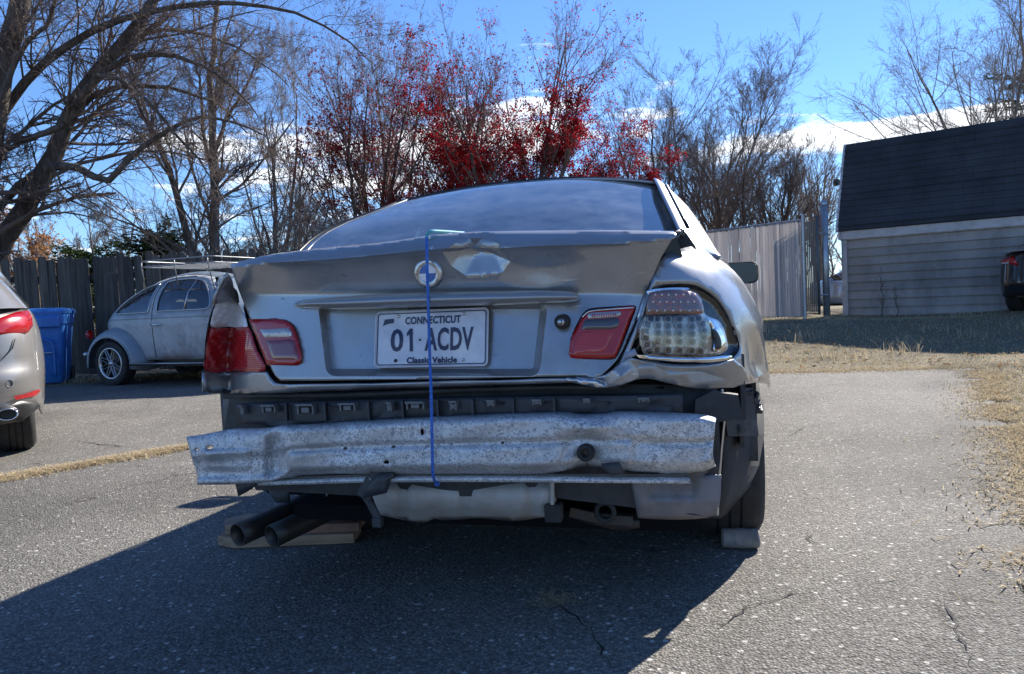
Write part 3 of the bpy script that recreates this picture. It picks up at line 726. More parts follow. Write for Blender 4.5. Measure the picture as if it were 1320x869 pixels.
surf_lens('corner_reflector', spl([(911, 408), (921, 413), (930, 425), (935, 438), (934, 449), (926, 453), (919, 452), (921, 436), (917, 420)], 3), MT['chrome'], l4, sl, .004, .006)
surf_lens('corner_dark_lens', spl([(918, 423), (925, 428), (930, 440), (929, 449), (922, 450), (922, 438)], 3), MT['seal'], l4, sl, -.004, .002)
surf_lens('chrome_strip', spl([(820, 457.5), (850, 459), (885, 460.5), (915, 460), (938, 458.5), (944, 459), (938, 464), (915, 467), (885, 467.3), (850, 465), (824, 461.5)], 3), MT['chrome'], l4, sl, -.010, .010, 3, 3)
surf_lens('chrome_lip', spl([(833, 376.5), (838, 373.5), (862, 371), (886, 371), (886, 373), (862, 373.4), (840, 376.5), (836, 380)], 3), MT['chrome'], l4, sl, -.008, .004, 3, 1)
# torn plastic by the lamp
surf_lens('torn_bracket', [(806, 455), (818, 449), (822, 457), (812, 462), (803, 463)], pmat('pale_blue_plastic', (.30, .34, .42), .4), coupe, sl, .0, .01, 3, 2)
# ---- crumpled fold below the right lamp
fold = join(spl([(742, 486), (765, 487), (782, 482), (800, 468), (812, 461)], 3), spl([(812, 461), (835, 467), (870, 472), (915, 471), (946, 463)], 3), spl([(946, 463), (960, 475), (966, 492), (945, 500)], 3), spl([(945, 500), (905, 499), (880, 492), (850, 487), (830, 486), (800, 497), (780, 499), (760, 493)], 3))
def e_fold(u, v):
    return -.010+.030*np.clip((v-462)/36, 0, 1)**1.3*sst(u, 800, 860)+.016*tent(u, v, 835, 478, 34, 22, .5)-.014*tent(u, v, 800, 486, 20, 24, -.7)+.014*tent(u, v, 772, 491, 14, 14, .3)+.010*tent(u, v, 905, 486, 40, 16, .1)
panel('crumpled_panel', fold, 3.2, pxs(Fbody, e_fold), MT['paint2'], coupe, thick=.004, sharp=26)
panel('torn_edge', join(spl([(730, 487), (752, 488), (768, 491), (782, 498)], 3), spl([(782, 498), (775, 500), (757, 497), (732, 492)], 3)), 4, pxs(Fbody, lambda u, v: -.02+.006*np.sin(u/3)), MT['alloy'], coupe, thick=.003)
# ---- dark structure behind the beam
MT['undark'] = pmat('black_underseal', (.008, .008, .009), .9, spec=.1)
MT['cavity'] = pmat('dusty_black_panel', (.022, .024, .028), .6, var=[(12, (.05, .05, .052), .45, .75)], bump=(30, .3, .01))
Fin = Fplane(.10, .12, 2)
panel('rear_panel', np.array([(283, 498), (300, 506), (600, 498), (780, 494), (905, 498), (925, 500), (930, 620), (926, 668), (700, 640), (480, 640), (330, 632), (287, 556)]), 14, pxs(Fin, lambda u, v: .012*np.sin(v/6.5)*(np.abs(v-512) < 16)), MT['cavity'], coupe)
panel('panel_seam', join(spl([(288, 508), (450, 506), (600, 500), (720, 497), (800, 498)], 3), spl([(800, 504), (720, 503), (600, 506), (450, 513), (288, 514)], 3)), 6, pxs(Fin, None, -.05), MT['cavity'], coupe, thick=.01)
MT['absorb'] = pmat('black_bumper_mount', (.030, .033, .040), .5, var=[(20, (.055, .057, .062), .5, .75)])
def ybx(u): return it([(300, 519), (450, 516), (600, 513), (720, 511), (900, 508)], u)
panel('bumper_mount', np.array([(304, 521), (400, 518), (500, 515), (600, 513), (720, 511), (880, 509), (880, 532), (700, 538), (560, 541), (400, 548), (350, 552), (335, 547), (306, 547)]), 6, pxs(Fin, lambda u, v: .006*(np.sin(u/11) > .6), -.075), MT['absorb'], coupe, thick=.02)
tabm = pmat('grey_clip', (.14, .145, .15), .5)
for (u, w_, h_) in ((315, 6, 14), (349, 22, 12), (396, 26, 15), (450, 24, 12), (504, 7, 13), (537, 26, 11), (586, 10, 13), (634, 10, 9), (693, 12, 8), (757, 9, 7), (830, 14, 7)):
    v0 = ybx(u)+2; c = isect(u, v0+h_/2, Fin, lambda a, b: -.085+0*a)[0]; k = 1.9/953
    m_ = MB(); W_, H_ = w_*k, h_*k
    m_.box((c[0], c[1]-.004, c[2]+H_/2-.003), (W_, .030, .006)); m_.box((c[0]-W_/2+.003, c[1], c[2]), (.005, .024, H_)); m_.box((c[0]+W_/2-.003, c[1], c[2]), (.005, .024, H_)); m_.box((c[0], c[1]-.006, c[2]-H_*.1), (W_*.45, .014, H_*.5))
    m_.build('mounting_clip', tabm, coupe, bevel=.001)
for u in (370, 420, 476, 520, 565, 610, 662, 715):
    c = isect(u, ybx(u)+14, Fin, lambda a, b: -.082+0*a)[0]; MB().box(c, (.006, .014, .05)).build('mount_rib', MT['absorb'], coupe)
# grey end bracket on the left
panel('frame_end', np.array([(287, 514), (308, 514), (308, 552), (300, 556), (287, 556)]), 8, pxs(Fplane(.17), None), pmat('dusty_grey_steel', (.16, .15, .145), .6, .2, var=[(14, (.09, .08, .075), .45, .7)]), coupe, thick=.04)
# ---- bumper beam
def _beamx(m, t, b, tc):
    n = N(t, 'ShaderNodeTexNoise', i_Scale=6.5, i_Detail=8.0, i_Roughness=.7); t.links.new(tc.outputs['Object'], n.inputs['Vector'])
    v = N(t, 'ShaderNodeTexNoise', i_Scale=60.0, i_Detail=6.0, i_Roughness=.75)
    t.links.new(tc.outputs['Object'], v.inputs['Vector'])
    vo = N(t, 'ShaderNodeTexVoronoi', i_Scale=330.0); t.links.new(tc.outputs['Object'], vo.inputs['Vector'])
    vs = N(t, 'ShaderNodeSeparateColor'); t.links.new(vo.outputs['Color'], vs.inputs[0])
    vo2 = N(t, 'ShaderNodeTexVoronoi', i_Scale=150.0); t.links.new(tc.outputs['Object'], vo2.inputs['Vector'])
    vs2 = N(t, 'ShaderNodeSeparateColor'); t.links.new(vo2.outputs['Color'], vs2.inputs[0])
    n3 = N(t, 'ShaderNodeTexNoise', i_Scale=2.6, i_Detail=6.0); t.links.new(tc.outputs['Object'], n3.inputs['Vector'])
    base = mix(t, ramp(t, n.outputs[0], [(.38, 0.0), (.62, 1.0)]), (.42, .42, .43), (.72, .72, .72))
    s = mth(t, 'ADD', mth(t, 'MULTIPLY', v.outputs[0], .52), mth(t, 'MULTIPLY', n.outputs[0], .48))
    thr = mth(t, 'MULTIPLY_ADD', mth(t, 'ADD', mth(t, 'MULTIPLY', n.outputs[0], .6), mth(t, 'MULTIPLY', v.outputs[0], .4)), -2.3, 1.98)
    base = mix(t, mth(t, 'MULTIPLY', mth(t, 'GREATER_THAN', vs.outputs[0], thr), .75), base, (.20, .205, .22))
    base = mix(t, mth(t, 'MULTIPLY', mth(t, 'GREATER_THAN', vs2.outputs[0], mth(t, 'ADD', thr, .10)), .6), base, (.27, .27, .28))
    base = mix(t, mth(t, 'MULTIPLY', mth(t, 'GREATER_THAN', vs.outputs[1], .9), .3), base, (.85, .85, .84))
    base = mix(t, mth(t, 'MULTIPLY', ramp(t, v.outputs[0], [(.50, 0.0), (.72, 1.0)]), .5), base, (.22, .21, .21))
    base = mix(t, ramp(t, n3.outputs[0], [(.56, 0.0), (.70, .75)]), base, (.27, .225, .185))
    t.links.new(base, b.inputs['Base Color'])
    bp = N(t, 'ShaderNodeBump', i_Strength=.45, i_Distance=.003); t.links.new(s, bp.inputs['Height']); t.links.new(bp.outputs[0], b.inputs['Normal'])
    t.links.new(ramp(t, s, [(.4, .38), (.6, .7)]), b.inputs['Roughness'])
MT['beam'] = pmat('corroded_aluminium', (.5, .5, .5), .5, .45, extra=_beamx)
BTt = [(240, 563), (262, 560), (300, 553), (345, 551.5), (368, 548), (400, 546.5), (500, 540), (600, 535), (720, 530.5), (745, 533.5), (775, 533), (800, 530), (860, 531.5), (905, 534), (923, 537.5)]
BTb = [(240, 625), (254, 625), (300, 624.5), (340, 622), (370, 616), (430, 612.5), (500, 612.5), (600, 612), (700, 612.5), (730, 608), (755, 601), (790, 606), (860, 612), (900, 610), (923, 601)]
Fbeam = Fplane(-.035, .125, 2.4)
def e_beam(u, v):
    a, b = it(BTt, u), it(BTb, u); q = np.clip((v-a)/(b-a), 0, 1)
    e = np.interp(q, [0, .05, .12, .42, .46, .49, .55, .84, .90, .97, 1], [.045, .012, .0, .0, .012, .013, .0, -.003, .012, .040, .07])
    eL = np.interp(q, [0, .10, .42, .50, .56, .86, .92, 1], [.02, .008, .0, .012, .018, .018, .004, .012])
    bl = sst(u, 366, 376); e = e*bl+eL*(1-bl)
    e = e-.030*(1-sst(u, 250, 330))                                       # left end bent out
    # left pocket and knuckle near x=350
    e = e+.045*np.exp(-((u-352)/9)**4)*np.exp(-((v-590)/26)**4)-.022*np.exp(-((u-354)/4.5)**2)*np.exp(-((v-592)/22)**4)
    e = e+.018*np.clip(1-rbox(u, v, 295, 594, 32, 12, 4)/-3, 0, 0)       # pressed rectangle
    e = e-.010*sst(-rbox(u, v, 292, 593, 30, 12, 4), -1.5, 1.5)
    # right dent at the tow eye
    e = e+.036*np.exp(-(((u-757)/22)**2+((v-588)/26)**2))-.026*np.exp(-(((u-765)/26)**2+((v-552)/9)**2))+.012*tent(u, v, 735, 575, 20, 40, .5)
    e = e-.012*tent(u, v, 786, 566, 40, 8, .15)
    e = e+.010*sst(-rbox(u, v, 862, 587, 48, 16, 5), -1.5, 1.5)*sst(u, 800, 812)
    e = e+.002*np.sin(u/37+1)+.0012*np.sin(v/6+u/19)
    return e
ob = join(spl(BTt, 4), spl([(923, 537.5), (921, 560), (919, 585), (922, 600)], 3), spl(BTb, 4)[::-1][:-4], spl([(254, 625), (254, 612), (247, 590), (240, 563)], 4))
ho = [np.array([(544+2.4*math.cos(t), 557+4.6*math.sin(t)) for t in np.linspace(0, 6.28, 13)[:-1]]), np.array([(498+3.6*math.cos(t), 596.5+3.2*math.sin(t)) for t in np.linspace(0, 6.28, 13)[:-1]]),
      np.array([(253+2.6*math.cos(t), 580+1.6*math.sin(t)) for t in np.linspace(0, 6.28, 9)[:-1]]), np.array([(270+5.0*math.cos(t), 577+2.0*math.sin(t)) for t in np.linspace(0, 6.28, 11)[:-1]])]
beam = panel('bumper_beam', ob, 3.4, pxs(Fbeam, e_beam), MT['beam'], coupe, holes=ho, thick=.006)
FT = [(332, 621), (400, 619), (470, 616.5), (600, 615.5), (700, 616), (800, 617.5), (890, 618)]
FB_ = [(332, 626), (400, 624.5), (470, 622.5), (600, 621.5), (700, 622), (800, 623), (890, 623.5)]
panel('beam_flange', join(spl(FT, 4), spl(FB_, 4)[::-1]), 6, pxs(Fbeam, None, .03), MT['beam'], beam, thick=.05)
dirt = pmat('brown_dirt', (.12, .10, .085), .8, var=[(25, (.07, .06, .05), .4, .7)])
panel('beam_underside', join(spl([(370, 615), (500, 611), (700, 611), (860, 611), (915, 607)], 4), spl([(900, 618), (700, 616), (500, 616.5), (345, 622)], 4)), 6, pxs(Fbeam, None, .05), dirt, beam)
tw = isect(755, 583.5, Fbeam, lambda a, b: -.012+0*a+0.03)[0]
te = MB().lathe([(.008, .004), (.009, -.012), (.014, -.016), (.0195, -.014), (.022, -.006), (.022, .03)], 24, Matrix.Translation(Vector(tw))).build('tow_eye_grommet', MT['rubber'], beam, True)
MB().lathe([(0, -.001), (.0085, -.001)], 16, Matrix.Translation(Vector(tw))).build('grommet_hole', MT['seal'], te)
panel('torn_bracket', [(775, 598), (798, 596), (806, 610), (790, 613), (776, 606)], 5, pxs(Fbeam, None, -.02), MT['cavity'], coupe, thick=.006)
for (u, v) in ((445, 579), (507, 577), (582, 573), (648, 570)):   # rust blooms around rivets
    c = isect(u, v, Fbeam, e_beam)[0]; MB().lathe([(0, -.0022), (.005, -.0015), (.006, .001)], 10, Matrix.Translation(Vector(c))).build('rivet', MT['steel'], beam, True)
# ---- below the beam
wellm = pmat('dusty_grey_undercoat', (.46, .45, .43), .7, var=[(6, (.30, .26, .22), .45, .7), (40, (.55, .54, .51), .6, .75)], bump=(18, .25, .01))
def e_well(u, v):
    q = (v-640)/34; return .13*np.clip(q, -1, 1)**2+.018*(np.sin((u-500)/13) > .85)+.02*np.clip((v-620)/50, 0, 1)+.012*np.sin(u/29)
wellT = spl([(478, 614), (600, 612), (718, 613)], 4)
well = join(wellT, [(717, 655)], spl([(717, 668), (700, 667), (660, 672), (620, 668), (575, 671), (560, 669), (545, 674), (523, 671), (508, 668), (490, 664)], 3), [(480, 640)])
panel('spare_wheel_well', well, 5, pxs(Fplane(.08), e_well), wellm, coupe, thick=.01)
panel('underbody', np.array([(330, 618), (500, 620), (720, 618), (925, 618), (918, 645), (825, 652), (806, 655), (720, 652), (480, 645), (430, 640), (345, 636)]), 10, pxs(Fplane(.55)), MT['undark'], coupe)
rq = join(spl([(812, 616), (870, 616), (930, 612)], 3), spl([(930, 612), (929, 640), (925, 665)], 3), spl([(925, 665), (900, 669), (860, 670), (822, 668)], 3))
panel('rear_quarter_lower', rq, 5, pxs(Fplane(.10, .05), lambda u, v: .012*sst(-rbox(u, v, 868, 630, 30, 12, 5), -1, 1.5)+.05*np.clip((v-640)/30, 0, 1)**2+.004*np.sin(u/7)), pmat('dusty_blue_grey', (.22, .21, .225), .6, .2, var=[(8, (.11, .10, .10), .45, .7)], bump=(25, .3, .006)), coupe, thick=.008)
# straps and brackets hanging below
def hang(name, P, w_, t_, mat, f):
    L = isect([p[0] for p in P], [p[1] for p in P], Fplane(f)); m_ = MB()
    for a, b in zip(L[:-1], L[1:]):
        a, b = Vector(a), Vector(b); d = b-a; q = Vector((0, 0, 1)).rotation_difference(d).to_matrix(); m_.box((a+b)/2, (w_, t_, d.length*1.03), q)
    return m_.build(name, mat, coupe, bevel=.002)
hang('exhaust_bracket', [(492, 611), (480, 620), (468, 642)], .042, .008, MT['absorb'], -.0)
hang('exhaust_bracket', [(470, 638), (478, 650), (487, 668)], .020, .012, MT['absorb'], .02)
MB().box(isect(487, 673, Fplane(.02))[0], (.026, .02, .026)).build('bracket_foot', MT['absorb'], coupe, bevel=.002)
panel('bracket_plate', [(484, 612), (506, 609), (508, 616), (503, 618), (497, 636), (466, 643), (474, 628)], 8, pxs(Fplane(-.01)), MT['absorb'], coupe, thick=.01)
hang('support_strut', [(712, 616), (712, 650)], .010, .01, wellm, .08)
MB().box(isect(714, 660, Fplane(.10))[0], (.046, .04, .050)).build('rubber_mount', MT['rubber'], coupe, bevel=.006)
ro = isect(780, 660, Fplane(.16))[0]; MB().tube([Vector(ro)+Vector((.024*math.cos(t), 0, .024*math.sin(t))) for t in np.linspace(0, 2*math.pi, 17)[:-1]], .007, 6, closed=True).build('exhaust_hanger', MT['rubber'], coupe, True)
hang('heat_shield_strip', [(735, 660), (770, 668), (815, 672)], .028, .01, MT['steel'], .18)
panel('heat_shield', [(738, 655), (760, 660), (795, 668), (824, 672), (824, 681), (796, 684), (760, 676), (738, 668)], 8, pxs(Fplane(.20)), MT['steel'], coupe, thick=.01)
panel('dirty_flap', [(303, 623), (332, 622), (322, 632), (307, 640)], 8, pxs(Fplane(.02)), MT['absorb'], coupe, thick=.01)
panel('grey_flap', [(342, 627), (372, 627), (372, 648), (355, 648)], 8, pxs(Fplane(.4)), pmat('dull_grey', (.04, .045, .05), .6), coupe, thick=.01)
# exhaust: silencer and two tips
ex = MB()
for (a, b) in (((306, 690), (432, 634)), ((350, 692), (486, 628))):
    A = wp(*a, 2.36); B = wp(*b, 2.72); ex.tube(toloc(spl([A, A*.5+B*.5, B], 5)), .038, 20, cap=False)
ex.build('exhaust_pipe', MT['steel'], coupe, True, solid=.004)
ex2 = MB()
for a, b in (((306, 690), (432, 634)), ((350, 692), (486, 628))):
    A = wp(*a, 2.36); B = wp(*b, 2.72); A2 = A+(B-A)*.25; ex2.tube(toloc(np.array([A2, A2+(B-A)*.01])), .036, 16)
ex2.build('pipe_plug', MT['seal'], coupe, True)  # black disc closing each pipe a little way in
sil = MB().tube(toloc(np.array([wp(470, 625, 2.75), wp(420, 615, 3.0)])), .10, 20); sil.build('silencer', MT['steel'], coupe, True, bevel=.01)
hang('hanger_wire', [(424, 630), (418, 650), (410, 664)], .005, .005, MT['alloy'], .45)
# right side brackets where the bumper cover used to be
arm = pmat('grey_fog_plastic', (.030, .032, .038), .5, var=[(18, (.10, .10, .105), .5, .75)])
cx_ = lambda u, v, Y: toloc(wp(u, v, Y))
bk = MB()
G = [[cx_(u+du, v, 2.05+.02*k) for k, (du) in enumerate((0, 12, 26, 40))] for (u, v) in ((928, 500), (930, 522), (934, 545), (936, 562))]
bk.grid(G).build('side_bracket', arm, coupe, False, solid=.006)
for k in range(5):
    c = cx_(963+k*3.2, 503+k*6+(k % 2)*3, 2.12+k*.05); MB().box(c, (.03, .06, .012), Matrix.Rotation(.2, 3, 'X')).build('bracket_fin', arm, coupe, bevel=.002)
    c = cx_(975-k*2, 512+k*7, 2.18+k*.03); MB().box(c, (.008, .05, .030), Matrix.Rotation(.3, 3, 'Y')).build('bracket_fin', arm, coupe, bevel=.001)
pc = cx_(946, 553, 2.08); MB().lathe([(0, -.012), (.016, -.012), (.022, -.004), (.022, .02)], 16, Matrix.Translation(Vector(pc))).build('round_plug', MT['rubber'], coupe, True)
MB().box((.785, .60, .62), (.012, .34, .36)).box((.783, .35, .64), (.012, .18, .18)).build('wheelhouse_sun_block', arm, coupe)  # flat sheets added to keep the sun off the beam end
MB().box((.74, .62, .49), (.20, .012, .26)).build('splash_sun_block', arm, coupe)  # sheet added to stop sunlight leaking past the wheel onto the ground
MB().add([(.655, .10, .565), (.775, .13, .575), (.765, .13, .636), (.70, .115, .648), (.66, .10, .63), (.655, .13, .565), (.775, .16, .575), (.765, .16, .636), (.70, .145, .648), (.66, .13, .63)], [(0, 1, 2, 3, 4), (9, 8, 7, 6, 5)]+[(i, i+5, (i+1) % 5+5, (i+1) % 5) for i in range(5)]).build('beam_end_sun_block', MT['cavity'], coupe)  # invented dark piece, added to shade the right end of the beam
# wheel arch liner: dark sheet that sweeps down behind the tyre
lin = MB(); G = []
for (u, v, Y) in ((930, 515, 2.12), (931, 560, 2.10), (930, 600, 2.10), (928, 635, 2.12), (924, 668, 2.16)):
    w_ = 52 if v < 570 else 46 if v < 610 else 36 if v < 650 else 12
    G.append([cx_(u+w_*t, v-8*t*(v > 620), Y+.30*t) for t in (0, .35, .7, 1)])
lin.grid(G).build('wheel_arch_liner', pmat('liner_felt', (.026, .028, .034), .85, var=[(9, (.045, .046, .05), .4, .7)]), coupe, True, solid=.006)
hang('torn_trim_wire', [(931, 502), (934, 540), (930, 580), (927, 620), (925, 664)], .006, .004, MT['alloy'], .14)
# wheels
def wheel(name, parent, c, r, w_, rim_r, spokes=5, sg=1, camber=0.0):
    """axis along local X; outer face towards sg*X"""
    e = bpy.data.objects.new(name, None); col.objects.link(e); e.parent = parent; e.location = c; e.rotation_euler = (0, camber, math.pi/2 if sg > 0 else -math.pi/2); e.empty_display_size = .1
    prof = [(rim_r, -w_/2), (rim_r+.01, -w_/2-.004), (r-.045, -w_/2-.012), (r-.012, -w_/2+.006), (r, -w_/2+.03), (r+.001, -w_*.2), (r-.007, -w_*.2+.001), (r-.007, -w_*.2+.008), (r+.002, -w_*.2+.009), (r+.002, -.006), (r-.006, -.005), (r-.006, .005), (r+.002, .006), (r+.002, w_*.2-.009), (r-.007, w_*.2-.008), (r-.007, w_*.2), (r, w_*.2+.001), (r, w_/2-.03), (r-.012, w_/2-.006), (r-.045, w_/2+.01), (rim_r, w_/2)]
    ty = MB().lathe(prof, 48).build('tyre', MT['tyre'], e, autos=35)
    # local +Y maps to inside; outer face at -Y after rotation
    rm = MB().lathe([(rim_r-.004, -w_/2-.003), (rim_r, -w_/2-.008), (rim_r-.012, -w_/2-.006), (rim_r-.02, -w_/2+.02), (rim_r-.03, w_/2)], 40).build('rim', MT['alloy'], e, True)
    MB().lathe([(0, .0), (rim_r-.02, .0)], 24).build('brake_shade', MT['seal'], e)
    MB().lathe([(0, -w_/2+.012), (.024, -w_/2+.012), (.03, -w_/2+.02), (.032, 0)], 20).build('hub', MT['alloy'], e, True)
    return e
for (x, f, cm_) in ((.752, 1.05, .03), (-.745, .98, 0), (.745, 3.70, 0), (-.745, 3.70, 0)):
    sg = 1 if x > 0 else -1
    e = wheel('wheel', coupe, (x, f, .312), .314, .215, .215, sg=sg, camber=cm_ if sg > 0 else 0)
    for k in range(10):
        a = 2*math.pi*k/10; MB().box((.12*math.cos(a), -.085, .12*math.sin(a)), (.19, .02, .022), Matrix.Rotation(-a, 3, 'Y')).build('spoke', MT['alloy'], e)
# floor and inner tub
MB().box((0, 2.3, .235), (1.30, 3.9, .05)).box((0, 2.3, .55), (1.10, 3.6, .60)).build('floor_pan', MT['undark'], coupe)
MB().box((0, .45, .60), (1.16, .60, .36)).build('trunk_tub', MT['undark'], coupe)
# ================================================================== GROUND
def _asph(m, t, b, tc):
    g = N(t, 'ShaderNodeNewGeometry'); P = g.outputs['Position']
    v = N(t, 'ShaderNodeTexVoronoi', i_Scale=125.0); t.links.new(P, v.inputs['Vector'])
    v2 = N(t, 'ShaderNodeTexVoronoi', i_Scale=42.0); t.links.new(P, v2.inputs['Vector'])
    n = N(t, 'ShaderNodeTexNoise', i_Scale=.8, i_Detail=8.0, i_Roughness=.65); t.links.new(P, n.inputs['Vector'])
    n2 = N(t, 'ShaderNodeTexNoise', i_Scale=330.0, i_Detail=2.0); t.links.new(P, n2.inputs['Vector'])
    s1 = N(t, 'ShaderNodeSeparateColor'); t.links.new(v.outputs['Color'], s1.inputs[0])
    s2 = N(t, 'ShaderNodeSeparateColor'); t.links.new(v2.outputs['Color'], s2.inputs[0])
    c = ramp(t, s1.outputs[0], [(0.0, (.165, .156, .140)), (.5, (.245, .232, .209)), (.88, (.32, .302, .272)), (1.0, (.43, .41, .375))])
    edge = ramp(t, v.outputs['Distance'], [(.0, 1.0), (.75, .5)])
    c = mix(t, 1.0, c, edge, 'MULTIPLY')
    big = mth(t, 'GREATER_THAN', s2.outputs[1], .88)
    core = mth(t, 'LESS_THAN', v2.outputs['Distance'], .30)
    c = mix(t, mth(t, 'MULTIPLY', mth(t, 'MULTIPLY', big, core), .8), c, (.55, .53, .49))
    c = mix(t, 1.0, c, ramp(t, n.outputs[0], [(.3, .78), (.7, 1.22)]), 'MULTIPLY')
    n4 = N(t, 'ShaderNodeTexNoise', i_Scale=3.1, i_Detail=5.0); t.links.new(P, n4.inputs['Vector'])
    c = mix(t, mth(t, 'MULTIPLY', ramp(t, n4.outputs[0], [(.58, 0.0), (.75, 1.0)]), .35), c, (.17, .15, .12))
    nd = N(t, 'ShaderNodeTexNoise', i_Scale=6.0, i_Detail=5.0); t.links.new(P, nd.inputs['Vector'])
    av = N(t, 'ShaderNodeVectorMath', operation='MULTIPLY_ADD'); t.links.new(nd.outputs['Color'], av.inputs[0]); av.inputs[1].default_value = (.35, .35, 0); t.links.new(P, av.inputs[2])
    vc = N(t, 'ShaderNodeTexVoronoi', i_Scale=.62, feature='DISTANCE_TO_EDGE', voronoi_dimensions='2D'); t.links.new(av.outputs[0], vc.inputs['Vector'])
    nm_ = N(t, 'ShaderNodeTexNoise', i_Scale=.55, i_Detail=2.0); t.links.new(P, nm_.inputs['Vector'])
    ck_ = mth(t, 'MULTIPLY', mth(t, 'LESS_THAN', vc.outputs['Distance'], .0028), mth(t, 'GREATER_THAN', nm_.outputs[0], .54))
    c = mix(t, mth(t, 'MULTIPLY', ck_, .7), c, (.035, .033, .03))
    n5 = N(t, 'ShaderNodeTexNoise', i_Scale=.42, i_Detail=4.0); t.links.new(P, n5.inputs['Vector'])
    c = mix(t, 1.0, c, ramp(t, n5.outputs[0], [(.40, .82), (.48, 1.0), (.6, 1.14)]), 'MULTIPLY')
    t.links.new(c, b.inputs['Base Color'])
    h = mth(t, 'ADD', mth(t, 'MULTIPLY', s1.outputs[1], .5), mth(t, 'MULTIPLY', v.outputs['Distance'], -1.0))
    h = mth(t, 'ADD', h, mth(t, 'MULTIPLY', n2.outputs[0], .25))
    h = mth(t, 'ADD', h, mth(t, 'MULTIPLY', mth(t, 'MULTIPLY', big, core), .4))
    bp = N(t, 'ShaderNodeBump', i_Strength=1.0, i_Distance=.0042); t.links.new(h, bp.inputs['Height']); t.links.new(bp.outputs[0], b.inputs['Normal'])
MT['asph'] = pmat('asphalt', (.1, .1, .1), .85, spec=.16, extra=_asph)
def _soil(m, t, b, tc):
    P = N(t, 'ShaderNodeNewGeometry').outputs['Position']
    n = N(t, 'ShaderNodeTexNoise', i_Scale=1.6, i_Detail=9.0, i_Roughness=.7); t.links.new(P, n.inputs['Vector'])
    n2 = N(t, 'ShaderNodeTexNoise', i_Scale=30.0, i_Detail=6.0, i_Roughness=.75); t.links.new(P, n2.inputs['Vector'])
    c = mix(t, ramp(t, n.outputs[0], [(.35, 0.0), (.65, 1.0)]), (.26, .205, .13), (.20, .18, .095))
    c = mix(t, ramp(t, n2.outputs[0], [(.35, 0.0), (.62, 1.0)]), (.10, .075, .05), c)
    t.links.new(c, b.inputs['Base Color'])
    bp = N(t, 'ShaderNodeBump', i_Strength=1.0, i_Distance=.03); t.links.new(n2.outputs[0], bp.inputs['Height']); t.links.new(bp.outputs[0], b.inputs['Normal'])
MT['soil'] = pmat('dry_soil', (.1, .08, .05), .95, extra=_soil)
EDGE_A = np.array([4.57, 7.2]); EDGE_B = np.array([2.46, 3.56])        # right edge of the asphalt
ASP = np.array([(4.70, 7.6), (4.57, 7.2), (3.15, 4.77), (2.46, 3.56), (1.4, 1.7), (-.4, -1.4), (-3, -9), (-24, -9), (-24, 10.8), (-9.5, 11.0), (-4.2, 11.0), (-1.5, 10.2), (1.2, 8.6), (2.8, 7.95), (3.9, 7.75)])
def gh_(x, y):
    x = np.asarray(x, float); y = np.asarray(y, float)
    s = lambda a, lo, hi: (lambda t: t*t*(3-2*t))(np.clip((a-lo)/(hi-lo), 0, 1))
    h = .28*s(y, 8.6, 12.6)*s(x, .5, 4) + .10*s(x-y*.58, .3, 3)*s(y, 1, 5)
    h = h + .02*np.sin(x*1.7+y*.6)*np.sin(y*1.3)*s(y, 8, 11)
    return h - .012 + .02*s(y, 11, 12)
def nonuni(lo, hi, c, h, k):
    a = [c]; st_ = h
    while a[-1] < hi: a.append(a[-1]+st_); st_ = h if a[-1] < 22 else st_*k
    b = [c]; st_ = h
    while b[-1] > lo: b.append(b[-1]-st_); st_ = h if b[-1] > -16 else st_*k
    return np.array(b[::-1][:-1]+a)
gx = nonuni(-900, 900, 0, .25, 1.25); gy = nonuni(-300, 1200, 0, .25, 1.25)
X, Y = np.meshgrid(gx, gy); Z = gh_(X, Y)
V = np.stack([X, Y, Z], -1).reshape(-1, 3); nx = len(gx); ny = len(gy)
I = (np.arange(ny-1)[:, None]*nx+np.arange(nx-1)[None]).ravel(); F = np.stack([I, I+1, I+nx+1, I+nx], 1)
tag(np_mesh('ground', V, F, MT['soil'], smooth=True), kind='structure')
rng = np.random.default_rng(5)
asp_s = []
for a, b in zip(ASP, np.roll(ASP, -1, 0)):
    L = np.hypot(*(b-a)); n = max(1, int(L/.12)) if (min(a[1], b[1]) > -2 and abs(a[0]) < 10) else 4
    for k in range(n):
        p = a+(b-a)*k/n; asp_s.append(p+(rng.normal(0, .022, 2) if n > 4 and k else 0))
asp_s = np.array(asp_s)
ao = panel('asphalt_driveway', asp_s, 1.4, lambda P: np.c_[P, np.zeros(len(P))], MT['asph'], None, out=(0, 0, 1), smooth=False); tag(ao, kind='structure')
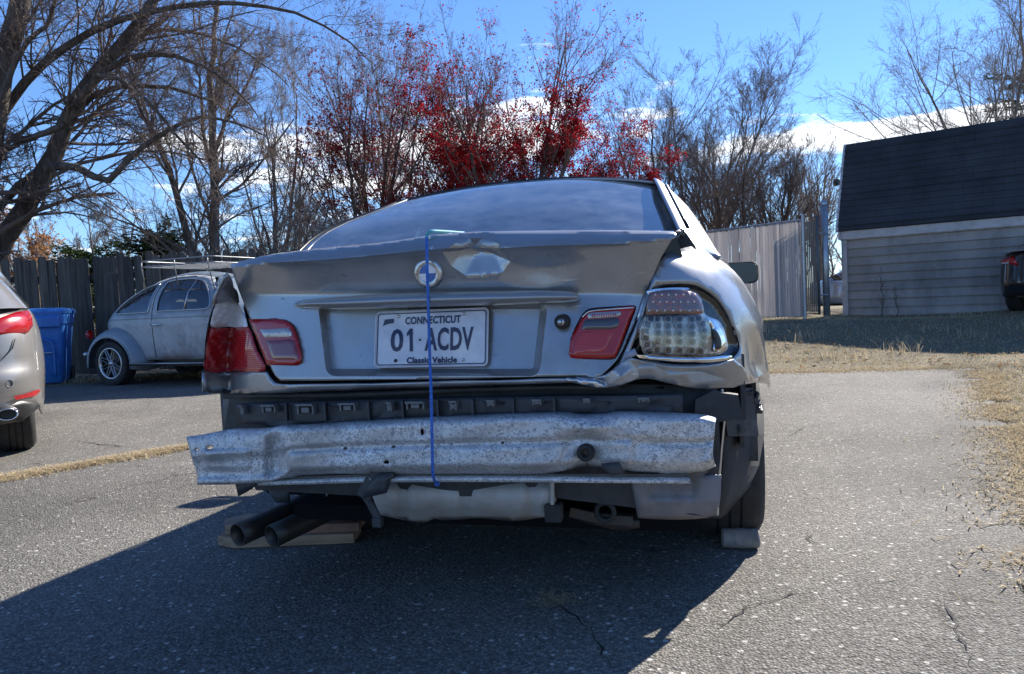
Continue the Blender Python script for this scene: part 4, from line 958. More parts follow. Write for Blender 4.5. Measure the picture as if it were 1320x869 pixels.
# ================================================================== GENERIC SALOON / HATCH SHELL
def shell_car(name, loc, rz, label, cat, P):
    root = empty(name, loc, rz, label, cat)
    A, n_ = P.get('a', .9), P.get('n', 3.0); L = P['L']
    zz_, ww_ = np.array(P['wz']).T; fz_, f0_ = np.array(P['f0']).T
    Wf = lambda z: np.interp(z, zz_, ww_)
    def side(Q, sg):
        s, z = Q[:, 0], Q[:, 1]; q = np.clip(s, 0, math.pi/2)
        R = Wf(z)*np.sin(q)**(2/n_); f = A*(1-np.cos(q)**(2/n_)); f = np.where(s > math.pi/2, A+s-math.pi/2, f)
        f0 = np.interp(z, fz_, f0_); f = f+f0*np.clip(1-f/A, 0, 1)
        t = np.clip((f-(L-.95))/.95, 0, 1); R = R*(1-.30*t**2.2)
        return np.stack([R*sg, f, z], -1)
    so = lambda f: float(math.pi/2+f-A) if f > A else float(np.arccos(np.clip(1-f/A, 0, 1)**(n_/2)))
    belt_, ar_, rw = P['belt'], P['arch_r'], P['wr']; x1, x2 = P['axles']
    def arc(fc):
        return [(so(fc-ar_*math.cos(t)), rw-.0+ar_*math.sin(t)) for t in np.linspace(R_(-8), R_(188), 12)]
    b = lambda f: float(np.interp(f, *np.array(belt_).T)); sill = P['sill']; pm = P['paint']
    for sg in (1, -1):
        out = [(0, P['ztop']), (0, P['zbot'])]+[(so(.15), P['zbot']), (so(.35), P['zbot']-.02)]+arc(x1)+arc(x2)+[(so(L-.25), sill+.02), (so(L), .35), (so(L), .55)]+[(so(f), b(f)) for f in np.linspace(L-.05, .08, 16)]
        o = panel('body', np.array(out), (.07, .04), lambda Q: side(Q, sg), pm, root, out=(sg, 0, 0), thick=.01)
    # greenhouse
    gf = np.array(P['gh'])           # f, zc, re, ze
    def gi(f): return [float(np.interp(f, gf[:, 0], gf[:, k])) for k in (1, 2, 3)]
    f_a, f_b, f_c, f_d = P['glass']  # rear glass start, roof start, roof end, screen end
    def strip(fa, fb, nm, m, dz=0.0, n=9):
        G = []
        for f in np.linspace(fa, fb, n):
            zc, re, ze = gi(f); G.append([(x*re, f, ze+(zc-ze)*(1-abs(x)**2.4)+dz) for x in np.linspace(-1, 1, 15)])
        return MB().grid(G).build(nm, m, root, True)
    strip(f_a, f_b, 'rear_window', MT['carglass']); strip(f_b, f_c, 'roof', pm); strip(f_c, f_d, 'windscreen', MT['carglass'])
    for sg in (1, -1):
        G = []
        for f in np.linspace(f_a, f_d, 24):
            zc, re, ze = gi(f); zb = b(f); W_ = float(side(np.array([[so(f), zb]]), 1)[0, 0]); G.append([(sg*(W_+(re-W_)*t+.02*math.sin(t*3.14)), f, zb+(ze-zb)*t) for t in np.linspace(0, 1, 6)])
        MB().grid(G).build('pillar_panel', pm, root, True)
        G = []
        for f in np.linspace(P['side'][0], P['side'][1], 14):
            zc, re, ze = gi(f); zb = b(f)+.03; W_ = float(side(np.array([[so(f), zb]]), 1)[0, 0]); G.append([(sg*(W_+.012+(re-W_)*t+.02*math.sin(t*3.14)), f, zb+(ze-.05-zb)*t) for t in np.linspace(0, 1, 5)])
        MB().grid(G).build('side_window', MT['carglass'], root, True)
    G = []
    for f in np.linspace(f_d-.03, L-.02, 10):
        W_ = float(side(np.array([[so(f), b(f)]]), 1)[0, 0]); G.append([(x*W_, f, b(f)+.06*(1-abs(x)**2.5)) for x in np.linspace(-1, 1, 13)])
    MB().grid(G).build('hood', pm, root, True)
    MB().box((0, L*.5, .48), (1.25, L-.9, .44)).build('floor_pan', MT['seal'], root)
    for x in (P['tr'], -P['tr']):
        for f in (x1, x2):
            sg = 1 if x > 0 else -1
            e = wheel('wheel', root, (x, f, rw), rw, .21, rw*.68, sg=sg)
            for k in range(5):
                a = 2*math.pi*k/5; MB().box((.5*rw*.62*math.cos(a), -.08, .5*rw*.62*math.sin(a)), (rw*.6, .03, .05), Matrix.Rotation(-a, 3, 'Y')).build('spoke', MT['alloy'], e)
    def ptc(nm, poly, m, sg=1, off=.004, sp=.03, th=0):     # patch on the rear/side given in (s,z)
        def fm(Q):
            V = side(Q, sg); V[:, 1] -= off*np.clip(1.4-Q[:, 0], 0, 1); V[:, 0] += sg*off*np.clip(Q[:, 0]/1.2, 0, 1); return V
        return panel(nm, np.array(poly), sp, fm, m, root, out=(sg*.5, -1, 0), thick=th)
    return root, ptc, so, side, strip
silver = pmat('taupe_silver_paint', (.22, .212, .20), .38, .5, .9, .05, var=[(300, (.30, .285, .27), .6, .8)])
HB = dict(L=4.2, a=.75, n=2.9, wz=[(.15, .84), (.3, .88), (.5, .895), (.7, .89), (.85, .875), (.95, .85), (1.0, .82), (1.1, .78)],
          f0=[(.15, .10), (.30, .03), (.45, .0), (.58, .0), (.62, .04), (.80, .055), (.95, .085), (1.0, .12), (1.1, .2)], belt=[(0, 1.0), (.6, 1.0), (2.0, .96), (3.1, .92), (3.6, .86), (4.2, .70)],
          arch_r=.345, wr=.315, axles=(.80, 3.42), sill=.2, paint=silver, ztop=1.0, zbot=.36,
          gh=[(.10, 1.0, .54, .98), (.22, 1.12, .50, 1.08), (.42, 1.38, .48, 1.32), (.6, 1.44, .50, 1.38), (1.6, 1.47, .60, 1.41), (2.3, 1.43, .60, 1.37), (3.1, .99, .72, .94)], glass=(.10, .42, 2.3, 3.1), side=(.75, 2.75), tr=.69)
hatch, ptc, so, side_h, _ = shell_car('hatchback', (-3.70, 4.20, 0), R_(33.5), 'taupe silver hatchback cut off at the left edge, with chrome exhaust tip', 'car', HB)
hp = lambda f, z: (so(f), z)
tl = ptc('tail_lamp', [hp(.02, .84), hp(.05, .87), hp(.12, .93), hp(.25, .975), hp(.42, .985), hp(.40, .94), hp(.36, .88), hp(.28, .835), hp(.1, .83)], MT['red2'], off=.014, sp=.04, th=.01)
for (z0, z1) in ((.855, .865), (.90, .91)):
    o = ptc('lamp_rib', [hp(.04, z0), hp(.33, z0+.015), hp(.335, z1+.015), hp(.04, z1)], MT['darkred'], off=.020, sp=.04); o.parent = tl
ptc('lower_valance', [(0, .43), hp(.05, .425), hp(.2, .395), hp(.33, .36), hp(.36, .33), hp(.2, .26), (0, .24)], MT['black'], off=.006, sp=.05, th=.01)
ptc('bumper_reflector', [hp(.15, .435), hp(.2, .44), hp(.31, .455), hp(.34, .44), hp(.28, .415), hp(.16, .41)], MT['red2'], off=.016, sp=.03)
ptc('shut_line', [(0, .665), hp(.03, .665), hp(.12, .67), hp(.17, .74), hp(.19, .80), hp(.185, .80), hp(.16, .735), hp(.11, .658), (0, .653)], MT['seal'], off=.008, sp=.04)
ptc('badge_strip', [hp(.01, .70), hp(.025, .70), hp(.025, .72), hp(.01, .72)], MT['chrome'], off=.012, sp=.04)
T_ = Matrix.Translation(Vector((.66, .10, .335))) @ Matrix.Diagonal((1.35, 1, .85, 1))
et = MB().lathe([(.036, .02), (.036, -.07), (.041, -.075), (.044, -.07), (.045, .12)], 28, T_).build('exhaust_tip', MT['chrome'], hatch, True)
MB().lathe([(0, .015), (.037, .015)], 20, T_).build('pipe_inside', MT['seal'], et)
c = side_h(np.array([[so(.14), .52]]), 1)[0]; MB().lathe([(.021, -.001), (.023, -.003), (.023, .004)], 16, Matrix.Translation(Vector(c)) @ Matrix.Rotation(.5, 4, 'Z')).build('tow_cover', silver, hatch, True)
# ---- dark saloon parked by the shed
dk = pmat('black_car_paint', (.012, .014, .018), .15, .2, 1.0)
SD = dict(L=4.6, a=.8, n=3.0, wz=[(.15, .84), (.3, .88), (.6, .9), (.85, .885), (.95, .85), (1.05, .78)], f0=[(.15, .12), (.3, .04), (.5, .0), (.75, .03), (.95, .05), (1.05, .06)],
          belt=[(0, 1.02), (.6, 1.0), (1.2, .98), (3.2, .92), (4.0, .84), (4.6, .68)], arch_r=.35, wr=.32, axles=(1.0, 3.75), sill=.2, paint=dk, ztop=1.02, zbot=.30,
          gh=[(.5, 1.03, .72, .99), (1.3, 1.38, .6, 1.32), (1.8, 1.43, .6, 1.37), (2.4, 1.40, .6, 1.35), (3.3, .98, .7, .93)], glass=(.5, 1.3, 2.4, 3.3), side=(1.25, 3.0), tr=.77)
loc = wp(1338, 404, 11.6)
saloon, ptc, so, side_s, strip = shell_car('dark_saloon', (loc[0]+.22, 11.6, float(gh_(loc[0], 11.6))+.02), R_(-52), 'black saloon in shade at the right edge, beside the grey sided shed', 'car', SD)
for sg in (1, -1):
    t_ = ptc('tail_lamp', [(so(.04), .78), (so(.5), .82), (so(.46), .93), (so(.08), .95)], MT['red2'], sg=sg, off=.014, sp=.05, th=.01)
    o = ptc('reverse_lens', [(so(.10), .83), (so(.22), .835), (so(.22), .86), (so(.10), .86)], MT['alloy'], sg=sg, off=.022, sp=.05); o.parent = t_
G = [[(x, f, 1.045-.02*abs(x)**2+.02*(f-.1)) for x in np.linspace(-.80, .80, 9)] for f in np.linspace(-.03, .55, 6)]
MB().grid(G).build('trunk_lid', pmat('sunlit_lid', (.32, .32, .33), .25, .3, 1.0), saloon, True, solid=.015)  # sunlight on the black car's lid is put into this pale colour
MB().box((0, -.03, .60), (.52, .02, .12)).build('number_plate', pmat('plate_blue', (.35, .42, .6), .4), saloon)
for sg in (1, -1): MB().box((sg*.98, 3.0, 1.02), (.18, .09, .13)).build('door_mirror', dk, saloon, bevel=.03)
# ---- pale car beyond the gate
pp_ = dict(SD); pp_['paint'] = pmat('pale_car_paint', (.45, .47, .50), .3, .3, 1)
loc = wp(1068, 405, 24.0)
pc_, ptc, so, _, _ = shell_car('pale_saloon', (loc[0]-.3, 24.0, .05), R_(-75), 'pale saloon half seen through the gap between gate post and shed', 'car', pp_)
# ================================================================== THE OLD ROUNDED CAR
BA = R_(-22)
bprim = pmat('patchy_primer', (.38, .405, .42), .5, .05, .2, .3, var=[(2.6, (.26, .28, .30), .42, .62), (5, (.50, .52, .52), .52, .72), (1.9, (.25, .215, .21), .54, .66), (40, (.44, .46, .47), .55, .8)], bump=(25, .1, .003))
bprim2 = pmat('blue_grey_primer', (.20, .25, .29), .42, .1, .4, .15, var=[(4, (.29, .33, .35), .4, .7)])
bx0 = wp(145, 497, 9.97)
bug = empty('vintage_car', (bx0[0], bx0[1], 0), BA, 'old rounded car in patchy grey primer with a roof rack, by the fence', 'car')
# local: x forward, y to the car's left, right side faces -y ; right wheel outer face at y=0 -> centre line at y=+.74
YC = .72
PX = [-.55, -.48, -.40, -.25, -.08, .17, .42, .68, .92, 1.15, 1.4, 1.6, 1.75, 1.9, 2.1, 2.5, 2.9, 3.1]
PZ = [.62, .78, .92, 1.08, 1.19, 1.32, 1.42, 1.475, 1.50, 1.495, 1.46, 1.40, 1.30, 1.12, .99, .95, .84, .66]
PWd = [.18, .30, .38, .48, .55, .60, .62, .63, .635, .64, .64, .635, .62, .60, .57, .52, .40, .25]
hs = lambda x: float(np.interp(x, PX, PZ)); ws = lambda x: float(np.interp(x, PX, PWd))
def smooth_tab(fn, h=.10): return lambda x: (fn(x-h)+fn(x-h/2)+fn(x)*2+fn(x+h/2)+fn(x+h))/6
hs2, ws2 = smooth_tab(hs), smooth_tab(ws)
def bug_pt(x, z, sg=-1):
    """outer skin at height z"""
    H = hs2(x); B = ws2(x)+.02; zb = .86
    if z <= zb: y = B - .05*((zb-z)/.6)**2 + .018*math.exp(-((z-.80)/.03)**2)
    else:
        k = min(1, (z-zb)/max(H-zb, .02)); y = B*(1-k**2.6)**(1/2.0)*(1-.10*k)+.0
    return (x, YC+sg*y, z)
def bug_fm(sg, off=0):
    def f(P):
        out = []
        for x, z in P:
            p = np.array(bug_pt(x, z, sg)); p[1] += sg*off; out.append(p)
        return np.array(out)
    return f
def qw(): return cspl([(-.06, .985), (-.05, 1.03), (.04, 1.13), (.20, 1.23), (.40, 1.305), (.60, 1.34), (.645, 1.32), (.65, 1.08), (.64, .985), (.60, .968), (.3, .965), (.0, .965)], 4)
def dw(): return cspl([(.79, 1.00), (.79, 1.32), (.82, 1.365), (1.0, 1.385), (1.25, 1.38), (1.42, 1.33), (1.58, 1.20), (1.67, 1.06), (1.66, .99), (1.55, .975), (1.2, .975), (.83, .975)], 4)
for sg in (-1, 1):
    hull = [(-.45, .30), (-.45, .80), (-.38, .91), (-.25, 1.03), (-.10, 1.13), (.02, 1.19)]+[(x, .86+(hs2(x)-.86)*.93) for x in np.linspace(.15, 1.45, 9)]+[(1.62, 1.27), (1.76, 1.10), (1.86, .95), (2.3, .90), (2.8, .80), (2.9, .55), (2.6, .30)]
    shell = panel('side_body', np.array(hull), .07, bug_fm(sg), bprim, bug, holes=[qw(), dw()], out=(0, sg, 0), thick=.01)
    for nm, poly, div in (('quarter_window', qw(), None), ('door_window', dw(), 1.28)):
        panel('window_glass', poly, .12, bug_fm(sg, -.012), MT['carglass'], bug, out=(0, sg, 0))
        MB().tube(bug_fm(sg, .004)(poly), .0085, 6, closed=True).build('window_trim', MT['alloy'], bug, True)
        if div: MB().tube(bug_fm(sg, .0)(np.array([(1.27, 1.375), (1.275, 1.2), (1.275, .98)])), .009, 6).build('vent_bar', MT['alloy'], bug, True)
    dl = np.array([(.715, .36), (.715, 1.10), (.72, 1.34), (.78, 1.405), (1.2, 1.42)])
    MB().tube(bug_fm(sg, .001)(spl(dl, 5)), .005, 5).build('door_seam', MT['seal'], bug, True)
    MB().tube(bug_fm(sg, .001)(spl(np.array([(1.78, 1.05), (1.74, .8), (1.72, .5), (1.72, .36)]), 4)), .005, 5).build('door_seam', MT['seal'], bug, True)
    MB().tube(bug_fm(sg, .006)(np.array([(x, .885) for x in np.linspace(-.36, 1.85, 14)])), .005, 5).build('belt_moulding', pmat('worn_trim', (.3, .31, .32), .4, .5), bug, True)
    hp_ = np.array(bug_pt(.80, .80, sg)); MB().tube([hp_+(-.06, 0, 0), hp_+(-.05, sg*.03, 0), hp_+(.06, sg*.035, 0), hp_+(.09, sg*.01, 0)], .012, 8).build('door_handle', MT['chrome'], bug, True)
    # fenders: torus-like wings over each wheel
    for fx, m_, nm in ((0.0, bprim2, 'rear_fender'), (2.40, bprim2, 'front_fender')):
        G = []; sgn = 1 if nm == 'rear_fender' else -1
        for th in np.linspace(R_(-12), R_(188), 22):
            row = []; ca, sa = math.cos(th), math.sin(th)
            stretch = 1.12 if ca*sgn < 0 else 1.0+.16*max(0, ca*sgn)
            for t in np.linspace(0, 1, 9):
                a = t*math.pi*.56
                rr = .345+.135*math.sin(a)**1.0*(1.0-.12*abs(ca)); yo = .245*(1-math.cos(a)**1) if False else .255*math.cos(a)
                row.append((fx+rr*ca*stretch*1.0, YC+sg*(.50+yo), .30+rr*sa*1.03))
            G.append(row)
        MB().grid(G).build(nm, m_, bug, True, solid=.01)
        MB().tube([g[0] for g in G], .010, 6).build('fender_lip', m_, bug, True)
    rb = MB().box((1.18, YC+sg*.70, .285), (1.55, .17, .03)); rb.build('running_board', MT['rubber'], bug, bevel=.008)
    MB().tube([(.42, YC+sg*.79, .297), (1.95, YC+sg*.79, .297)], .008, 6).build('running_board_trim', MT['alloy'], bug, True)
    tlm = MB().lathe([(0, -.045), (.03, -.038), (.042, -.01), (.045, .02)], 14, Matrix.Translation(Vector((-.50, YC+sg*.62, .70))) @ Matrix.Rotation(math.pi/2, 4, 'Z') @ Matrix.Diagonal((1, -1, 1.4, 1))); tlm.build('tail_lamp', MT['red2'], bug, True)
# top skin closing both sides: roof, rear deck, bonnet
G = []
for x in np.linspace(-.55, 3.05, 60):
    H = hs2(x); row = []
    kk = .93 if .05 < x < 1.55 else np.interp(x, [-.55, -.3, .05, 1.55, 1.8, 3.05], [.0, .70, .93, .93, .1, .0]); z0 = .86+(H-.86)*kk if H > .9 else H-.10
    y0 = abs(bug_pt(x, min(z0, H-.001))[1]-YC)
    for t in np.linspace(-1, 1, 19):
        z = H-(H-z0)*abs(t)**2.3; row.append((x, YC+t*(y0+.002), z))
    G.append(row)
MB().grid(G).build('roof_skin', bprim2, bug, True)
nose_ = [[(-.55+.0*k-.06*math.sin(k/6*3.1)+.10*abs(t)**2, YC+t*(.34+.05*k/2), .66-.06*k) for t in np.linspace(-1, 1, 9)] for k in range(7)]
MB().grid(nose_).build('rear_apron', bprim2, bug, True)
MB().box((1.0, YC, .36), (3.3, .95, .25)).build('floor_pan', MT['seal'], bug)
MB().box((.05, YC, .75), (.5, 1.0, .3)).box((.35, YC, 1.0), (.12, 1.0, .30)).build('rear_seat', MT['seal'], bug, bevel=.05)
MB().tube([(1.72, YC-.42, 1.18), (1.80, YC-.45, 1.0)], .01, 6).build('wiper', MT['alloy'], bug)
# windscreen pillar trim
MB().tube([bug_pt(1.60, 1.30), bug_pt(1.70, 1.22), bug_pt(1.76, 1.10)], .012, 6).build('windscreen_trim', MT['alloy'], bug, True)
MB().tube([(-.62, YC-.60, .42), (-.68, YC-.5, .42), (-.70, YC, .42), (-.68, YC+.5, .42), (-.62, YC+.60, .42)], .035, 10).build('rear_bumper', MT['alloy'], bug, True)
for sg in (-1, 1):
    for fx in (0, 2.4):
        e = bpy.data.objects.new('wheel', None); col.objects.link(e); e.parent = bug; e.location = (fx, YC+sg*.64, .30); e.rotation_euler = (0, 0, 0 if sg < 0 else math.pi)
        r, w_, q = .305, .17, .215
        MB().lathe([(q, -w_/2), (r-.05, -w_/2-.012), (r-.012, -w_/2+.004), (r, -w_/2+.03), (r, w_/2-.03), (r-.012, w_/2), (q, w_/2)], 40).build('tyre', MT['tyre'], e, autos=35)
        MB().lathe([(q-.028, -w_/2+.02), (q-.022, -w_/2-.004), (q-.004, -w_/2-.012), (q+.002, -w_/2), (q-.01, w_/2)], 36).build('rim', MT['alloy'], e, True)
        MB().lathe([(0, -.015), (q-.02, -.015)], 20).build('brake_shade', MT['seal'], e)
        for k in range(8):      # crossed thin spokes
            a = 2*math.pi*k/8
            for da in (-.30, .30):
                p0 = Vector((.030*math.cos(a-da*2), -w_/2+.008, .030*math.sin(a-da*2))); p1 = Vector(((q-.022)*math.cos(a+da), -w_/2-.002, (q-.022)*math.sin(a+da)))
                MB().tube([p0, p1], .0058, 5).build('spoke', MT['alloy'], e)
        MB().lathe([(0, -w_/2-.006), (.03, -w_/2-.004), (.036, -w_/2+.012), (.036, 0)], 16).build('hub', MT['alloy'], e, True)
# roof rack: a thing of its own
rack = empty('roof_rack', (bx0[0], bx0[1], 0), BA, 'thin silver roof rack clamped on the old rounded grey car', 'roof rack')
rm_ = pmat('rack_tube', (.26, .27, .28), .45, .6)
for dz_, nm in ((.0, 'upper_rail'), (-.075, 'lower_rail')):
    pr = rrect(.50, .14, 1.72, 1.30, .08, 4); MB().tube([(p[0], p[1], 1.645+dz_) for p in pr], .009, 6, closed=True).build(nm, rm_, rack, True)
for x in np.linspace(.62, 1.58, 6): MB().tube([(x, .14, 1.565), (x, 1.30, 1.565)], .007, 6).build('cross_slat', rm_, rack)
for x in (.52, 1.10, 1.66):
    for y, sg in ((.14, -1), (1.30, 1)):
        zf = .86+(hs2(min(x, 1.5))-.86)*.62; yf = bug_pt(x, zf, sg)[1]
        MB().tube([(x, y, 1.645), (x, y, 1.56), (x-.02, yf, zf)], .008, 6).build('rack_leg', rm_, rack, True)
def leafmat(name, c1, c2, tl=.5, per_object=False):
    m = bpy.data.materials.new(name); m.use_nodes = True; t = m.node_tree; t.nodes.clear()
    g = N(t, 'ShaderNodeObjectInfo' if per_object else 'ShaderNodeNewGeometry'); c = mix(t, g.outputs['Random' if per_object else 'Random Per Island'], c1, c2)
    a = N(t, 'ShaderNodeBsdfDiffuse'); b = N(t, 'ShaderNodeBsdfTranslucent'); t.links.new(c, a.inputs[0]); t.links.new(c, b.inputs[0])
    x = N(t, 'ShaderNodeMixShader'); x.inputs[0].default_value = tl; t.links.new(a.outputs[0], x.inputs[1]); t.links.new(b.outputs[0], x.inputs[2])
    o = N(t, 'ShaderNodeOutputMaterial'); t.links.new(x.outputs[0], o.inputs[0]); return m
# ================================================================== FENCES, BIN, SHED
def _wood(m, t, b, tc):
    oi = N(t, 'ShaderNodeObjectInfo'); P = tc.outputs['Object']
    mp = N(t, 'ShaderNodeMapping'); mp.inputs['Scale'].default_value = (26, 26, 1.6); t.links.new(P, mp.inputs[0])
    ad = N(t, 'ShaderNodeVectorMath', operation='ADD'); t.links.new(mp.outputs[0], ad.inputs[0])
    cx__ = N(t, 'ShaderNodeCombineXYZ'); t.links.new(mth(t, 'MULTIPLY', oi.outputs['Random'], 90.0), cx__.inputs[0]); t.links.new(mth(t, 'MULTIPLY', oi.outputs['Random'], 37.0), cx__.inputs[2]); t.links.new(cx__.outputs[0], ad.inputs[1])
    n = N(t, 'ShaderNodeTexNoise', i_Scale=1.0, i_Detail=8.0, i_Roughness=.65); t.links.new(ad.outputs[0], n.inputs['Vector'])
    n2 = N(t, 'ShaderNodeTexNoise', i_Scale=2.5, i_Detail=4.0); t.links.new(ad.outputs[0], n2.inputs['Vector'])
    c = mix(t, ramp(t, n.outputs[0], [(.3, 0.0), (.7, 1.0)]), (.030, .025, .022), (.135, .118, .104))
    c = mix(t, 1.0, c, ramp(t, oi.outputs['Random'], [(0, (.55, .55, .58)), (.5, (.9, .88, .86)), (1, (1.25, 1.18, 1.1))]), 'MULTIPLY')
    t.links.new(c, b.inputs['Base Color'])
    bp = N(t, 'ShaderNodeBump', i_Strength=.6, i_Distance=.006); t.links.new(n.outputs[0], bp.inputs['Height']); t.links.new(bp.outputs[0], b.inputs['Normal'])
MT['wood'] = pmat('weathered_wood', (.1, .1, .1), .85, extra=_wood)
rng = np.random.default_rng(11)
F0 = wp(-330, 500, 11.55); F1 = np.array([-1.3, 12.2, 0]); F0[2] = 0
wfence = empty('wooden_fence', (float(F0[0]), float(F0[1]), 0), 0, 'weathered grey wooden picket fence behind the blue bin and old car', 'fence')
dv = F1-F0; L = np.hypot(dv[0], dv[1]); ang = math.atan2(dv[1], dv[0]); px_ = .1365; n = int(L/px_)
def picket_me(w_, h_):
    k = .035; prof = [(-w_/2, 0), (w_/2, 0), (w_/2, h_-k), (w_/2-k*.7, h_), (-w_/2+k*.7, h_), (-w_/2, h_-k)]
    V = [(x, -.009, z) for x, z in prof]+[(x, .009, z) for x, z in prof]
    F = [(0, 1, 2, 3, 4, 5), (11, 10, 9, 8, 7, 6)]+[(i, i+6, (i+1) % 6+6, (i+1) % 6) for i in range(6)]
    me = bpy.data.meshes.new('picket'); me.from_pydata(V, [], F); me.materials.append(MT['wood']); return me
pm_ = [picket_me(.132, 1.86), picket_me(.126, 1.88), picket_me(.136, 1.84)]
for i in range(n):
    o = bpy.data.objects.new('picket', pm_[i % 3]); col.objects.link(o); o.parent = wfence; t = i*px_
    o.location = (t*math.cos(ang), t*math.sin(ang)+rng.normal(0, .004), .05+rng.normal(0, .014)); o.rotation_euler = (rng.normal(0, .008), rng.normal(0, .012), ang+rng.normal(0, .03))
rot = Matrix.Rotation(ang, 3, 'Z')
for z in (.4, 1.0, 1.6): MB().box(rot @ Vector((L/2, .045, z)), (L, .04, .09), rot).build('rail', MT['wood'], wfence)
for k in range(int(L/2.4)+1): MB().box(rot @ Vector((k*2.4, .11, .92)), (.10, .10, 1.84), rot).build('post', MT['wood'], wfence)
hk = wp(148, 352, 11.6)-np.array([F0[0], F0[1], 0]); hk[1] -= .09
MB().box(hk, (.16, .02, .02)).box(hk+(.06, 0, .02), (.03, .03, .06)).build('gate_hinge', MT['seal'], wfence)
# ---- blue bin
bm_ = pmat('blue_bin_plastic', (.030, .15, .46), .42, 0, .15, .3, var=[(9, (.05, .21, .56), .45, .7)])
bb = wp(62, 487, 10.75)
bin_ = empty('recycling_bin', (float(bb[0]), float(bb[1]), 0), R_(20), 'tall blue wheeled recycling bin standing against the wooden fence', 'bin')
def ringp(z, wx, wy, r, yo=0): return [(p[0], p[1]+yo, z) for p in rrect(-wx/2, -wy/2, wx/2, wy/2, r, 4)]
rings = [ringp(z, wx, wy, .06, yo) for z, wx, wy, yo in ((.02, .46, .46, .04), (.08, .50, .52, .03), (.5, .56, .60, .01), (.86, .62, .68, 0), (.865, .66, .72, 0), (1.02, .67, .74, 0))]
m_ = MB(); m_.grid([r+[r[0]] for r in rings]); m_.build('body', bm_, bin_, autos=40)
lr = [ringp(z, wx, wy, .06, .01) for z, wx, wy in ((1.015, .70, .78), (1.05, .71, .79), (1.085, .64, .70), (1.10, .45, .5), (1.105, .01, .01))]
MB().grid([r+[r[0]] for r in lr]).build('lid', bm_, bin_, autos=40)
MB().grid([[(x, y, z) for x in np.linspace(-.27, .27, 3)] for y, z in ((-.372, .98), (-.40, .96), (-.39, .84), (-.352, .82))]).build('front_lip', bm_, bin_, solid=.01)
for x in np.linspace(-.25, .25, 9): MB().box((x, -.392, .90), (.016, .03, .14)).build('lip_rib', bm_, bin_, bevel=.004)
for sg in (1, -1):   # arch panel
    pass
P = [(-.17, -.325, .12), (-.17, -.345, .50), (-.13, -.36, .62), (0, -.365, .66), (.13, -.36, .62), (.17, -.345, .50), (.17, -.325, .12)]
MB().tube(spl(P, 5), .018, 6).build('arch_moulding', bm_, bin_, True); MB().tube([(-.15, -.345, .46), (.15, -.345, .46)], .014, 8).build('grab_bar', MT['alloy'], bin_)
for sg in (1, -1): MB().lathe([(0, -.03), (.10, -.03), (.12, -.015), (.12, .015), (.10, .03), (0, .03)], 24, Matrix.Translation((sg*.25, .28, .12)) @ Matrix.Rotation(math.pi/2, 4, 'Z')).build('wheel', MT['rubber'], bin_, autos=40)
# ---- chain link fence with slats
A = wp(1039, 412, 14.0); B = wp(900, 426, 16.0)
A[2] = float(gh_(A[0], A[1])); B[2] = float(gh_(B[0], B[1]))
cf = empty('slatted_fence', tuple(map(float, A)), 0, 'grey chain-link fence filled with vertical slats, behind the right wing mirror', 'fence')
d2 = (B-A)[:2]; L = np.hypot(*d2); a2 = math.atan2(d2[1], d2[0]); rot = Matrix.Rotation(a2, 3, 'Z')
slm = leafmat('pale_slat', (.78, .745, .73), (.58, .55, .54), .42, True); galv = pmat('galvanised_steel', (.42, .44, .46), .4, .7, var=[(12, (.3, .31, .33), .4, .7)])
sm = bpy.data.meshes.new('slat'); q = MB().box((0, 0, .93), (.057, .010, 1.80)); sm.from_pydata(q.v, [], q.f); sm.materials.append(slm)
Ltot = L*2.4; n = int(Ltot/.066)
for i in range(n):
    o = bpy.data.objects.new('slat', sm); col.objects.link(o); o.parent = cf; t = .07+i*.066
    o.location = (t*math.cos(a2), t*math.sin(a2), rng.normal(0, .008)+.02); o.rotation_euler = (0, rng.normal(0, .004), a2+rng.normal(0, .05))
m_ = MB()
for k in range(int(Ltot/.066)*2+40):     # wire diamonds
    t0 = k*.066-1.8
    for s_ in (1, -1):
        ta, tb = (t0, t0+1.86) if s_ > 0 else (t0+1.86, t0)
        za, zb = .02, 1.90
        lo_t, hi_t = 0, Ltot
        def clip(ta, za, tb, zb):
            if max(ta, tb) < lo_t or min(ta, tb) > hi_t: return None
            f = lambda x: za+(zb-za)*(x-ta)/(tb-ta)
            if ta < lo_t: za, ta = f(lo_t), lo_t
            return ta, za, tb, zb
        P0 = np.array([ta, za]); P1 = np.array([tb, zb]); d = P1-P0; u0, u1 = 0., 1.
        for lim, sgn in ((0., 1), (Ltot, -1)):
            v0 = (P0[0]-lim)*sgn; v1 = (P1[0]-lim)*sgn
            if v0 < 0 and v1 < 0: u0 = 2; break
            if v0 < 0: u0 = max(u0, v0/(v0-v1))
            elif v1 < 0: u1 = min(u1, v0/(v0-v1))
        if u0 >= u1: continue
        Q0, Q1 = P0+d*u0, P0+d*u1
        a_ = rot @ Vector((Q0[0], -.012*s_-.0, Q0[1])); b_ = rot @ Vector((Q1[0], -.012*s_, Q1[1])); m_.tube([a_, b_], .0042, 3, cap=False)
tag(m_.build('wire_mesh', galv, cf), kind='stuff')
m_ = MB(); 
for k in range(n): 
    p = rot @ Vector((.05+k*.066, 0, 1.86)); m_.tube([p, p+Vector((rng.normal(0, .006), 0, .07))], .003, 3, cap=False)
tag(m_.build('wire_barbs', galv, cf), kind='stuff')
MB().tube([rot @ Vector((0, -.03, 1.88)), rot @ Vector((Ltot, -.03, 1.88))], .02, 8).build('top_rail', galv, cf)
MB().tube([rot @ Vector((0, -.02, .06)), rot @ Vector((Ltot, -.02, .06))], .012, 8).build('bottom_rail', galv, cf)
for k in range(4): p = rot @ Vector((k*2.6+.0, .03, 0)); MB().tube([p, p+Vector((0, 0, 1.98))], .03, 10).build('post', galv, cf)
